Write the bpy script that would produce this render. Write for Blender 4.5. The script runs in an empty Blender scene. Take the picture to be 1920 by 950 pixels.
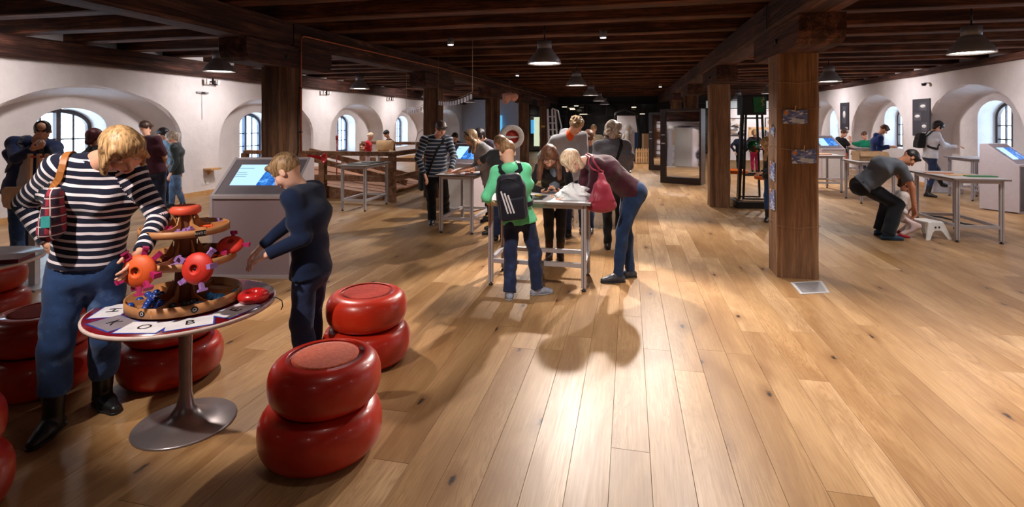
import bpy, bmesh, math, random
import numpy as np
from mathutils import Vector, Matrix

random.seed(7); np.random.seed(7)
S = bpy.context.scene
COL = S.collection
R = math.radians
PI = math.pi

# ------------------------------------------------------------------ camera
F_PX, CX, HY, CAM_H, YAW = 980.0, 960.0, 228.0, 1.65, R(12.65)
cam_d = bpy.data.cameras.new('camera'); cam = bpy.data.objects.new('camera', cam_d); COL.objects.link(cam)
cam.location = (0, 0, CAM_H); cam.rotation_euler = (R(90), 0, YAW)
cam_d.sensor_width = 36; cam_d.lens = 36 * F_PX / 1920; cam_d.shift_y = -(475 - HY) / 1920
cam_d.clip_start = 0.05; cam_d.clip_end = 200
S.camera = cam
S.view_settings.view_transform = 'Standard'; S.view_settings.look = 'None'
S.view_settings.exposure = 0.40; S.view_settings.gamma = 1.0
S.view_settings.use_curve_mapping = False
S.cycles.max_bounces = 6; S.cycles.diffuse_bounces = 4; S.cycles.glossy_bounces = 3
S.cycles.transparent_max_bounces = 8; S.cycles.sample_clamp_indirect = 4.0
S.cycles.use_denoising = True

# ------------------------------------------------------------------ sky seen through the windows
W = bpy.data.worlds.new('sky'); S.world = W; W.use_nodes = True
bg = W.node_tree.nodes['Background']; bg.inputs[0].default_value = (0.62, 0.82, 1.0, 1); bg.inputs[1].default_value = 10.0

CY, SY_ = math.cos(YAW), math.sin(YAW)
def G(px, py=None, z=0.0, D=None):
    """world point of a pixel of the 1920x950 frame, at height z or at depth D"""
    if D is None: D = F_PX * (CAM_H - z) / (py - HY)
    elif py is not None: z = CAM_H - (py - HY) * D / F_PX
    xc = (px - CX) / F_PX * D
    return Vector((xc * CY - D * SY_, xc * SY_ + D * CY, z))

def lamp(kind, name, loc, energy, color, rot=(0, 0, 0), **kw):
    d = bpy.data.lights.new(name, kind); d.energy = energy; d.color = color
    for k, v in kw.items(): setattr(d, k, v)
    o = bpy.data.objects.new(name, d); COL.objects.link(o); o.location = loc; o.rotation_euler = rot
    return o
WARM = (1.0, 0.89, 0.80)
def aim(a, b):
    return (Vector(b) - Vector(a)).to_track_quat('-Z', 'Y').to_euler()
def spot(a, b, e, ang=60, blend=0.3, col=WARM, size=0.04, name='spot_light'):
    return lamp('SPOT', name, a, e, col, aim(a, b), spot_size=R(ang), spot_blend=blend, shadow_soft_size=size)
# ceiling spotlights, and added fill spots that have no fitting
SPOTS = [
    # from, to, energy, cone, blend
    ((-0.75, 7.35, 2.82), (-0.6, 4.8, 0), 560, 54, 0.3),
    ((-3.3, 4.4, 2.82), (-2.5, 3.5, 0), 260, 44, 0.5),
    ((0.75, 5.9, 2.82), (0.9, 3.9, 0), 260, 84, 0.6),
    ((-1.4, 9.3, 2.82), (-2.6, 7.6, 0), 360, 84, 0.4),
    ((-0.7, 2.5, 2.82), (-0.85, 5.1, 0.9), 210, 44, 0.6),  # added fill for the fronts of the group at the central table
    ((-4.4, 2.4, 2.82), (-5.6, 5.0, 1.1), 190, 66, 0.7),  # added fill for the drinking man and the left tables
    ((0.4, 9.0, 2.82), (0.6, 7.0, 0), 380, 84, 0.6),
    ((-2.6, 0.7, 2.82), (-2.35, 2.6, 0.75), 240, 38, 0.5),  # added fill from the camera side for the tray tower
    ((-2.0, 2.2, 2.82), (-3.9, 4.7, 0.5), 150, 48, 0.7),  # added fill for the kiosk front and the boy's back
    ((3.4, 2.6, 2.82), (2.9, 3.1, 0), 640, 105, 1.0),
    ((1.2, 12.6, 2.82), (0.4, 11.8, 0), 300, 95, 0.8),
    ((-1.6, 16.4, 2.82), (-1.2, 15.4, 0), 300, 95, 0.8),
    ((4.4, 16.0, 2.82), (3.5, 15.0, 0), 420, 110, 0.8),
    ((0.5, 20.0, 2.82), (0.5, 19.0, 0), 300, 110, 0.8),
    ((4.0, 19.0, 2.6), (4.9, 20.5, 1.0), 90, 110, 0.8),
]
for a, b, e, ang, bl in SPOTS: spot(a, b, e, ang, bl)
# added fill lamps without fittings, spread between the joists over the hall
for x in (-6.9, -1.3, 4.4):
    for y in (-1.8, 1.6, 5.0, 10.0, 14.7, 19.4, 24.0):
        spot((x + .35, y + .3, 2.88), (x + .35, y + .3, 0), (16 if y < 4 else 45) if x < 0 else 75, 165, 1.0, (1.0, .90, .84), .15, 'fill_light')
# added spots without fittings that brighten the whitewashed walls
for y in (5.3, 9.9, 14.7, 19.4, 24.0):
    spot((-7.6, y, 2.75), (-9.4, y + 0.1, 1.2), 180, 140, 1.0, (1.0, 0.92, 0.90), 0.15, 'wall_fill_light')
for y in (6.0, 11.0, 16.0, 20.6, 25.0):
    spot((5.6, y, 2.85), (7.4, y, 1.2), 170, 140, 1.0, (1.0, 0.92, 0.92), 0.15, 'wall_fill_light')

# ------------------------------------------------------------------ materials
class NT:
    def __init__(s, name):
        s.m = bpy.data.materials.new(name); s.m.use_nodes = True; s.t = s.m.node_tree
        s.b = s.t.nodes['Principled BSDF']; s.out = s.t.nodes['Material Output']
    def n(s, kind, **kw):
        nd = s.t.nodes.new(kind)
        for k, v in kw.items():
            if k in ('i',):
                for a, b in v.items(): s.put(nd, a, b)
            else: setattr(nd, k, v)
        return nd
    def put(s, nd, a, b):
        inp = nd.inputs[a]
        if isinstance(b, bpy.types.NodeSocket): s.t.links.new(b, inp)
        elif isinstance(b, tuple) and len(b) == 3 and inp.type == 'RGBA': inp.default_value = (*b, 1)
        else: inp.default_value = b
    def set(s, **kw):
        for k, v in kw.items(): s.put(s.b, {'col': 'Base Color', 'rough': 'Roughness', 'metal': 'Metallic', 'nor': 'Normal', 'spec': 'Specular IOR Level', 'coat': 'Coat Weight', 'crough': 'Coat Roughness', 'em': 'Emission Color', 'ems': 'Emission Strength', 'sheen': 'Sheen Weight', 'alpha': 'Alpha', 'trans': 'Transmission Weight'}[k], v)
        return s
    def pos(s): return s.n('ShaderNodeNewGeometry').outputs['Position']
    def obj(s): return s.n('ShaderNodeTexCoord').outputs['Object']
    def map(s, v, scale=(1, 1, 1), loc=(0, 0, 0), rot=(0, 0, 0)):
        return s.n('ShaderNodeMapping', i={'Vector': v, 'Scale': scale, 'Location': loc, 'Rotation': rot}).outputs[0]
    def noise(s, v, scale=5, detail=3, rough=.5, dist=0):
        return s.n('ShaderNodeTexNoise', i={'Vector': v, 'Scale': scale, 'Detail': detail, 'Roughness': rough, 'Distortion': dist}).outputs[0]
    def math(s, op, a, b=0.0, c=0.0):
        return s.n('ShaderNodeMath', operation=op, i={0: a, 1: b, 2: c}).outputs[0]
    def ramp(s, f, stops, interp='LINEAR'):
        nd = s.n('ShaderNodeValToRGB', i={0: f}); cr = nd.color_ramp; cr.interpolation = interp
        while len(cr.elements) < len(stops): cr.elements.new(0.5)
        for e, (p, c) in zip(cr.elements, stops):
            e.position = p; e.color = (*c, 1) if len(c) == 3 else c
        return nd.outputs[0]
    def mix(s, f, a, b, mode='MIX'):
        nd = s.n('ShaderNodeMix', data_type='RGBA', blend_type=mode)
        s.put(nd, 0, f); s.put(nd, 6, a); s.put(nd, 7, b)
        return nd.outputs[2]
    def bump(s, h, strength=.3, dist=.01):
        return s.n('ShaderNodeBump', i={'Height': h, 'Strength': strength, 'Distance': dist}).outputs[0]
    def attr(s, name, kind='GEOMETRY'):
        return s.n('ShaderNodeAttribute', attribute_name=name, attribute_type=kind)
MATS = {}
def lin(c):
    """sRGB 0-255 -> linear"""
    return tuple(((v / 255) / 12.92 if v / 255 <= .04045 else ((v / 255 + .055) / 1.055) ** 2.4) for v in c)
def plain(name, rgb, rough=.6, metal=0., var=.12, scale=14., bump=0., coat=0., spec=.5, sheen=0.):
    if name in MATS: return MATS[name]
    N = NT(name); c = lin(rgb); v = N.obj()
    f = N.noise(v, scale, 4)
    lo = tuple(x * (1 - var) for x in c); hi = tuple(min(1, x * (1 + var)) for x in c)
    N.set(col=N.ramp(f, [(.3, lo), (.7, hi)]), rough=rough, metal=metal, coat=coat, spec=spec, sheen=sheen)
    if bump: N.set(nor=N.bump(N.noise(v, scale * 6, 3), bump, .003))
    MATS[name] = N.m; return N.m
def glow(name, rgb, strength):
    if name in MATS: return MATS[name]
    N = NT(name); N.set(col=lin(rgb), em=(*lin(rgb), 1), ems=strength); MATS[name] = N.m; return N.m

# wide oak floor planks
N = NT('oak_planks'); P = N.pos()
tone = N.attr('tone').outputs['Fac']
off = N.n('ShaderNodeCombineXYZ', i={0: N.math('MULTIPLY', tone, 37.0), 1: N.math('MULTIPLY', tone, 91.0), 2: 0.0}).outputs[0]
pv = N.n('ShaderNodeVectorMath', operation='ADD', i={0: P, 1: off}).outputs[0]
g1 = N.noise(N.map(pv, (5.5, .42, 1)), 1.0, 3, .55, 2.4)
rings = N.math('SINE', N.math('MULTIPLY', g1, 84.0))
rings = N.math('MULTIPLY_ADD', rings, .5, .5)
fine = N.noise(N.map(pv, (80, 2.6, 1)), 1.0, 3, .6)
big = N.noise(N.map(pv, (3.2, .8, 1)), 1.3, 3, .55, .6)
base = N.ramp(tone, [(0, lin((160, 124, 82))), (.35, lin((174, 138, 96))), (.8, lin((182, 146, 104))), (1, lin((204, 170, 130)))])
ringm = N.math('MULTIPLY', N.math('POWER', rings, 2.5), N.ramp(N.noise(N.map(pv, (2, .4, 1)), 1.0, 2), [(.4, (.12,) * 3), (.62, (.5,) * 3)]))
base = N.mix(ringm, base, lin((126, 84, 46)))
base = N.mix(N.ramp(fine, [(.35, (.30,) * 3), (.62, (0,) * 3)]), base, lin((124, 84, 48)))
base = N.mix(N.ramp(big, [(.34, (.6,) * 3), (.60, (0,) * 3)]), base, lin((126, 86, 48)))
vor = N.n('ShaderNodeTexVoronoi', voronoi_dimensions='2D', i={'Vector': N.map(pv, (2.6, 1.0, 1)), 'Scale': 1.0, 'Randomness': 1.0})
vd = N.math('ADD', vor.outputs['Distance'], N.math('MULTIPLY', N.noise(pv, 26, 3), .09))
gate = N.math('GREATER_THAN', N.n('ShaderNodeSeparateColor', i={0: vor.outputs['Color']}).outputs[0], .62)
base = N.mix(N.math('MULTIPLY', N.ramp(vd, [(.09, (.6,) * 3), (.22, (0,) * 3)]), gate), base, lin((118, 78, 42)))
base = N.mix(N.math('MULTIPLY', N.ramp(vd, [(.062, (1,) * 3), (.092, (0,) * 3)]), gate), base, lin((38, 24, 18)))
crk = N.noise(N.map(pv, (16, .8, 1)), 1.0, 4, .6, 1.2)
base = N.mix(N.ramp(crk, [(.25, (.9,) * 3), (.285, (0,) * 3)]), base, lin((60, 38, 24)))
N.set(col=base, rough=N.ramp(fine, [(.3, (.42,) * 3), (.8, (.33,) * 3)]), spec=.32, nor=N.bump(N.math('ADD', fine, N.math('MULTIPLY', rings, .25)), .16, .002))
OAK = N.m

# old dark ceiling timber and the paler pillars
def timber(name, dark, mid, light, axis, rough=.75, scale=1.0, dirt=.5):
    if name in MATS: return MATS[name]
    N = NT(name); P = N.pos()
    sc = {'x': (.5, 9, 9), 'y': (9, .5, 9), 'z': (9, 9, .45)}[axis]
    rnd = N.n('ShaderNodeObjectInfo').outputs['Random']
    o = N.n('ShaderNodeCombineXYZ', i={0: N.math('MULTIPLY', rnd, 50.0), 1: N.math('MULTIPLY', rnd, 23.0), 2: rnd}).outputs[0]
    pv = N.n('ShaderNodeVectorMath', operation='ADD', i={0: P, 1: o}).outputs[0]
    f = N.noise(N.map(pv, tuple(a * scale for a in sc)), 1.0, 5, .62, .8)
    f2 = N.noise(N.map(pv, tuple(a * 6 * scale for a in sc)), 1.0, 3, .6)
    c = N.ramp(f, [(.3, lin(dark)), (.5, lin(mid)), (.72, lin(light))])
    c = N.mix(N.ramp(f2, [(.38, (.6,) * 3), (.55, (0,) * 3)]), c, lin(dark))
    st = N.noise(pv, 1.7, 3, .6)
    c = N.mix(N.math('MULTIPLY', N.ramp(st, [(.42, (0,) * 3), (.62, (1,) * 3)]), dirt), c, lin(dark))
    N.set(col=c, rough=rough, spec=.3, nor=N.bump(N.math('ADD', f, N.math('MULTIPLY', f2, .5)), .7, .02))
    MATS[name] = N.m; return N.m
JOIST = timber('joist_timber', (26, 12, 9), (90, 50, 33), (150, 92, 62), 'x')
BEAM = timber('beam_timber', (28, 15, 13), (74, 44, 36), (122, 80, 64), 'y')
POST = timber('pillar_timber', (52, 32, 22), (108, 74, 50), (148, 108, 78), 'z', dirt=.4)
POST2 = timber('pillar_timber_pale', (100, 72, 52), (148, 110, 80), (176, 138, 104), 'z', dirt=.3)
RAILW = timber('rail_timber', (92, 62, 44), (140, 100, 74), (176, 134, 104), 'y', dirt=.12)
DARKB = plain('ceiling_boards', (24, 13, 11), .9)

# whitewashed plaster
N = NT('whitewashed_plaster'); P = N.pos()
f = N.noise(P, 1.3, 4, .6); f2 = N.noise(P, 9, 4, .6)
c = N.ramp(f, [(.3, lin((206, 198, 198))), (.7, lin((226, 219, 218)))])
N.set(col=c, rough=.9, spec=.2, nor=N.bump(N.math('ADD', N.math('MULTIPLY', f2, .6), f), .55, .03))
PLASTER = N.m
N = NT('window_glass')
tr = N.n('ShaderNodeBsdfTransparent', i={0: (.93, .97, 1.0)}); gl = N.n('ShaderNodeBsdfGlossy', i={1: .03})
mx = N.n('ShaderNodeMixShader', i={0: .06, 1: tr.outputs[0], 2: gl.outputs[0]})
N.t.links.new(mx.outputs[0], N.out.inputs[0]); GLASS = N.m

ALU = plain('anodised_aluminium', (190, 186, 192), .38, .35, .05)
ALU2 = plain('groove_grey', (118, 116, 122), .5, .3, .05)
BLACK = plain('black_plastic', (22, 22, 26), .45)
DKMET = plain('dark_metal', (34, 32, 36), .4, .5)
TOPGREY = plain('table_top_grey', (188, 182, 186), .45, 0, .05)
EDGE = plain('table_edge', (120, 108, 104), .5)
LAMPG = plain('lamp_grey', (148, 146, 150), .4, .2, .05)
LAMPIN = plain('lamp_white_inside', (240, 238, 236), .5, 0, .03)
BULB = glow('lamp_glow', (255, 246, 232), 9.0)
WHITEP = plain('white_plastic', (226, 224, 222), .4, 0, .04)
COPPER = plain('copper_pipe', (176, 96, 60), .35, .7)
PINE = plain('pale_pine', (222, 180, 132), .55, 0, .12, 5)
TRAYW = plain('tray_plywood', (186, 128, 80), .5, 0, .15, 8)
TRAYD = plain('tray_core', (112, 66, 42), .55, 0, .2, 6)
REDP = plain('red_foam', (214, 52, 38), .5, 0, .1)
ORG = plain('orange_foam', (232, 96, 40), .55, 0, .1)
MAG = plain('magenta_foam', (176, 34, 96), .5, 0, .12)
LILAC = plain('lilac_foam', (164, 124, 190), .5, 0, .12)
BLUEP = plain('blue_plastic', (36, 66, 150), .3, 0, .2)
KGREY = plain('kiosk_grey', (158, 142, 150), .55, .15, .04, 90)
KEDGE = plain('kiosk_edge', (196, 186, 192), .4, .2, .04)
KDARK = plain('kiosk_bezel', (128, 120, 128), .45, .2, .05)

# ------------------------------------------------------------------ mesh helpers
def link(name, me, mat=None, parent=None, smooth=False):
    o = bpy.data.objects.new(name, me); COL.objects.link(o)
    if mat is not None:
        for m in (mat if isinstance(mat, (list, tuple)) else [mat]): me.materials.append(m)
    if parent is not None: o.parent = parent
    if smooth: me.polygons.foreach_set('use_smooth', [True] * len(me.polygons))
    return o
def tag(o, label=None, cat=None, group=None, kind=None):
    if label: o['label'] = label
    if cat: o['category'] = cat
    if group: o['group'] = group
    if kind: o['kind'] = kind
    return o
def thing(name, label, cat, loc=(0, 0, 0), rz=0.0, group=None):
    o = bpy.data.objects.new(name, None); COL.objects.link(o); o.empty_display_size = .1
    o.location = loc; o.rotation_euler = (0, 0, rz)
    return tag(o, label, cat, group)
class MB:
    """collects shapes into one mesh"""
    def __init__(s): s.v = []; s.f = []; s.mi = []; s.m = 0; s.sm = []
    def add(s, vs, fs, smooth=False):
        b = len(s.v); s.v += [tuple(v) for v in vs]
        s.f += [tuple(b + i for i in f) for f in fs]; s.mi += [s.m] * len(fs); s.sm += [smooth] * len(fs); return s
    def box(s, x0, x1, y0, y1, z0, z1, M=None, bev=0.0):
        if bev > 0:
            bm = bmesh.new(); bmesh.ops.create_cube(bm, size=1)
            for v in bm.verts: v.co = Vector(((x0 + x1) / 2 + v.co.x * (x1 - x0), (y0 + y1) / 2 + v.co.y * (y1 - y0), (z0 + z1) / 2 + v.co.z * (z1 - z0)))
            bmesh.ops.bevel(bm, geom=bm.edges[:], offset=bev, segments=2, affect='EDGES', profile=.6)
            vs = [M @ v.co if M else v.co.copy() for v in bm.verts]; bm.verts.index_update()
            fs = [tuple(v.index for v in f.verts) for f in bm.faces]; bm.free(); return s.add(vs, fs)
        vs = [Vector((x, y, z)) for x in (x0, x1) for y in (y0, y1) for z in (z0, z1)]
        if M: vs = [M @ v for v in vs]
        return s.add(vs, [(0, 1, 3, 2), (4, 6, 7, 5), (0, 4, 5, 1), (2, 3, 7, 6), (0, 2, 6, 4), (1, 5, 7, 3)])
    def bar(s, a, b, w=.04, h=.04, up=(0, 0, 1)):
        a, b = Vector(a), Vector(b); d = (b - a); L = d.length; d.normalize()
        u = Vector(up)
        if abs(d.dot(u)) > .99: u = Vector((1, 0, 0))
        x = d.cross(u).normalized(); u = x.cross(d)
        vs = [a + d * t * L + x * sx * w / 2 + u * sz * h / 2 for t in (0, 1) for sx in (-1, 1) for sz in (-1, 1)]
        return s.add(vs, [(0, 1, 3, 2), (4, 6, 7, 5), (0, 4, 5, 1), (2, 3, 7, 6), (0, 2, 6, 4), (1, 5, 7, 3)])
    def tube(s, pts, r, n=8, cap=True):
        pts = [Vector(p) for p in pts]; rr = r if isinstance(r, (list, tuple)) else [r] * len(pts)
        vs = []; fs = []; ref = None
        for i, p in enumerate(pts):
            d = (pts[min(i + 1, len(pts) - 1)] - pts[max(i - 1, 0)]).normalized()
            if ref is None: ref = d.orthogonal().normalized()
            ref = (ref - d * ref.dot(d)).normalized(); q = d.cross(ref)
            vs += [p + (ref * math.cos(2 * PI * k / n) + q * math.sin(2 * PI * k / n)) * rr[i] for k in range(n)]
        for i in range(len(pts) - 1):
            for k in range(n):
                k2 = (k + 1) % n; fs.append((i * n + k, i * n + k2, (i + 1) * n + k2, (i + 1) * n + k))
        s.add(vs, fs, True)
        if cap:
            s.add(vs[:n], [tuple(reversed(range(n)))]); s.add(vs[-n:], [tuple(range(n))])
        return s
    def lathe(s, prof, n=32, c=(0, 0, 0), M=None, sx=1.0, sy=1.0, smooth=True):
        vs = []; fs = []
        for (r, z) in prof:
            for k in range(n):
                a = 2 * PI * k / n; v = Vector((c[0] + r * math.cos(a) * sx, c[1] + r * math.sin(a) * sy, c[2] + z))
                vs.append(M @ v if M else v)
        for i in range(len(prof) - 1):
            for k in range(n):
                k2 = (k + 1) % n; fs.append((i * n + k, i * n + k2, (i + 1) * n + k2, (i + 1) * n + k))
        s.add(vs, fs, smooth)
        if prof[0][0] > 1e-4: s.add(vs[:n], [tuple(reversed(range(n)))])
        if prof[-1][0] > 1e-4: s.add(vs[-n:], [tuple(range(n))])
        return s
    def prism(s, poly, axis, a, b, M=None):
        """extrude a 2D polygon; axis 'x' -> poly in (y,z), 'y' -> (x,z), 'z' -> (x,y)"""
        def P3(p, t): return Vector({'x': (t, p[0], p[1]), 'y': (p[0], t, p[1]), 'z': (p[0], p[1], t)}[axis])
        n = len(poly); vs = [P3(p, a) for p in poly] + [P3(p, b) for p in poly]
        if M: vs = [M @ v for v in vs]
        return s.add(vs, [tuple(reversed(range(n))), tuple(range(n, 2 * n))] + [(k, (k + 1) % n, (k + 1) % n + n, k + n) for k in range(n)])
    def build(s, name, mat=None, parent=None, kind=None, label=None):
        me = bpy.data.meshes.new(name); me.from_pydata([tuple(v) for v in s.v], [], s.f); me.update()
        bm = bmesh.new(); bm.from_mesh(me); bmesh.ops.remove_doubles(bm, verts=bm.verts, dist=1e-5); 
        bmesh.ops.recalc_face_normals(bm, faces=bm.faces); bm.to_mesh(me) if len(bm.faces) == len(s.f) else None
        ok = len(bm.faces) == len(s.f); bm.free()
        me.polygons.foreach_set('use_smooth', s.sm); 
        if max(s.mi, default=0): me.polygons.foreach_set('material_index', s.mi)
        o = link(name, me, mat, parent)
        if kind: o['kind'] = kind
        if label: o['label'] = label
        return o
def Tm(loc=(0, 0, 0), rz=0.0, rx=0.0, ry=0.0):
    return Matrix.Translation(Vector(loc)) @ Matrix.Rotation(rz, 4, 'Z') @ Matrix.Rotation(ry, 4, 'Y') @ Matrix.Rotation(rx, 4, 'X')
def children(o): return [c for c in bpy.data.objects if c.parent == o]
def copy_tree(o, parent=None, kids=None):
    c = o.copy(); COL.objects.link(c); c.parent = parent
    for ch in list(o.children): copy_tree(ch, c)
    return c
FONT = None
def text(name, body, size, mat, parent, M, extrude=.0008, align='CENTER'):
    cu = bpy.data.curves.new(name, 'FONT'); cu.body = body; cu.size = size; cu.extrude = extrude; cu.resolution_u = 2
    cu.align_x = align; cu.align_y = 'CENTER'
    t = bpy.data.objects.new(name, cu); COL.objects.link(t)
    dg = bpy.context.evaluated_depsgraph_get(); me = bpy.data.meshes.new_from_object(t.evaluated_get(dg))
    bpy.data.objects.remove(t); bpy.data.curves.remove(cu)
    me.transform(M); me.materials.clear()
    return link(name, me, mat, parent)
# ================================================================== SETTING
WL, WR, VB, VF, ZC = -9.4, 7.4, -4.5, 29.0, 3.18
# ---- floor
fl = MB().box(WL - 1.1, WR + 1.1, VB, VF, -.3, -.02).build('floor', plain('subfloor', (40, 26, 18), .9), kind='structure')
def plank_mesh(name, items):
    """items: (x0,x1,y0,y1,tone)"""
    vs, fs, tn = [], [], []
    g, c = .0006, .0009
    for (x0, x1, y0, y1, t) in items:
        x0 += g; x1 -= g; y0 += g; y1 -= g; b = len(vs)
        vs += [(x0, y0, -.0195), (x1, y0, -.0195), (x1, y1, -.0195), (x0, y1, -.0195),
               (x0, y0, -c), (x1, y0, -c), (x1, y1, -c), (x0, y1, -c),
               (x0 + c, y0 + c, 0), (x1 - c, y0 + c, 0), (x1 - c, y1 - c, 0), (x0 + c, y1 - c, 0)]
        for k in range(4):
            k2 = (k + 1) % 4
            fs.append((b + k, b + k2, b + 4 + k2, b + 4 + k)); fs.append((b + 4 + k, b + 4 + k2, b + 8 + k2, b + 8 + k))
        fs.append((b + 8, b + 9, b + 10, b + 11)); tn += [t] * 12
    me = bpy.data.meshes.new(name); me.from_pydata(vs, [], fs); me.update()
    a = me.attributes.new('tone', 'FLOAT', 'POINT'); a.data.foreach_set('value', tn)
    return me
rnd = random.Random(3)
pl = []; x = WL - .95; PW = .19
while x < WR + .95:
    y = VB - rnd.uniform(0, 2)
    while y < VF:
        L = rnd.uniform(1.6, 2.6); pl.append((x, x + PW, max(y, VB), min(y + L, VF), rnd.random())); y += L
    x += PW
def on_screen(p):
    cx, cy = (p[0] + p[1]) / 2, (p[2] + p[3]) / 2; best = 0
    for t in (0, .25, .5, .75, 1):
        yy = p[2] + t * (p[3] - p[2]); D = yy * CY - cx * SY_; xc = cx * CY + yy * SY_
        if D < .8: continue
        px, py = CX + F_PX * xc / D, HY + F_PX * CAM_H / D
        if -30 < px < 1950 and py < 980: best = max(best, 1 / D)
    return best
pl.sort(key=on_screen, reverse=True)
for p in pl[:300]:
    mx_, my_ = (p[0] + p[1]) / 2, (p[2] + p[3]) / 2
    o = link('floor_plank', plank_mesh('floor_plank', [(p[0] - mx_, p[1] - mx_, p[2] - my_, p[3] - my_, p[4])]), OAK, fl)
    o.location = (mx_, my_, 0)
tag(link('floor_planks', plank_mesh('floor_planks', pl[300:]), OAK, fl), kind='stuff')

# ---- ceiling boards, joists, beams
ce = MB().box(WL - .2, WR + .2, VB, VF, ZC, ZC + .2).build('ceiling', DARKB, kind='structure')
rj = random.Random(11)
y = -3.6
while y < VF - .3:
    w = rj.uniform(.20, .25); dz = rj.uniform(-.012, .012)
    m = MB(); n = 14; vs = []; fs = []
    for i in range(n + 1):
        xx = WL - .1 + (WR - WL + .2) * i / n; a, b_ = rj.uniform(-.012, .012), rj.uniform(-.008, .008)
        vs += [(xx, -w / 2 + a, ZC + .02), (xx, -w / 2 + a, 2.98 + dz + b_ + .012), (xx, -w / 2 + .015 + a, 2.98 + dz + b_), (xx, w / 2 - .015 + a, 2.98 + dz + b_), (xx, w / 2 + a, 2.98 + dz + b_ + .012), (xx, w / 2 + a, ZC + .02)]
    for i in range(n):
        for k in range(5): fs.append((i * 6 + k, i * 6 + k + 1, i * 6 + k + 7, i * 6 + k + 6))
    m.add(vs, fs); o = m.build('joist', JOIST, ce); o.location.y = y
    y += .98 + rj.uniform(-.06, .06)
def beam_mesh(xa, xb, y0, y1, z0, z1, w, seed):
    r_ = random.Random(seed); m = MB(); n = int((y1 - y0) / .9) + 1; vs = []; fs = []
    for i in range(n + 1):
        t = i / n; yy = y0 + (y1 - y0) * t; cx = xa + (xb - xa) * t + r_.uniform(-.012, .012); j = r_.uniform(-.012, .012)
        vs += [(cx - w / 2, yy, z1), (cx - w / 2, yy, z0 + .035 + j), (cx - w / 2 + .035, yy, z0 + j), (cx + w / 2 - .035, yy, z0 + j), (cx + w / 2, yy, z0 + .035 + j), (cx + w / 2, yy, z1)]
    for i in range(n):
        for k in range(5): fs.append((i * 6 + k, i * 6 + k + 1, i * 6 + k + 7, i * 6 + k + 6))
        fs.append((i * 6 + 5, i * 6, i * 6 + 6, i * 6 + 11))
    fs += [(0, 5, 4, 3, 2, 1), tuple(n * 6 + k for k in range(6))]
    return m.add(vs, fs)
for xa, xb, ya, yb in ((-4.6, -4.58, VB, 6.21), (-4.58, -4.22, 6.22, 10.87), (-4.22, -4.0, 10.88, VF)):
    beam_mesh(xa, xb, ya, yb, 2.66, 2.975, .36, int(yb)).build('beam', BEAM, ce)
beam_mesh(1.72, 1.68, VB, VF, 2.66, 2.975, .38, 2).build('beam', BEAM, ce)
beam_mesh(WL + .14, WL + .14, VB, VF, 2.64, 2.975, .26, 3).build('wall_plate', BEAM, ce)
beam_mesh(WR - .10, WR - .10, VB, VF, 2.84, 2.975, .2, 4).build('wall_plate', BEAM, ce)

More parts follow.
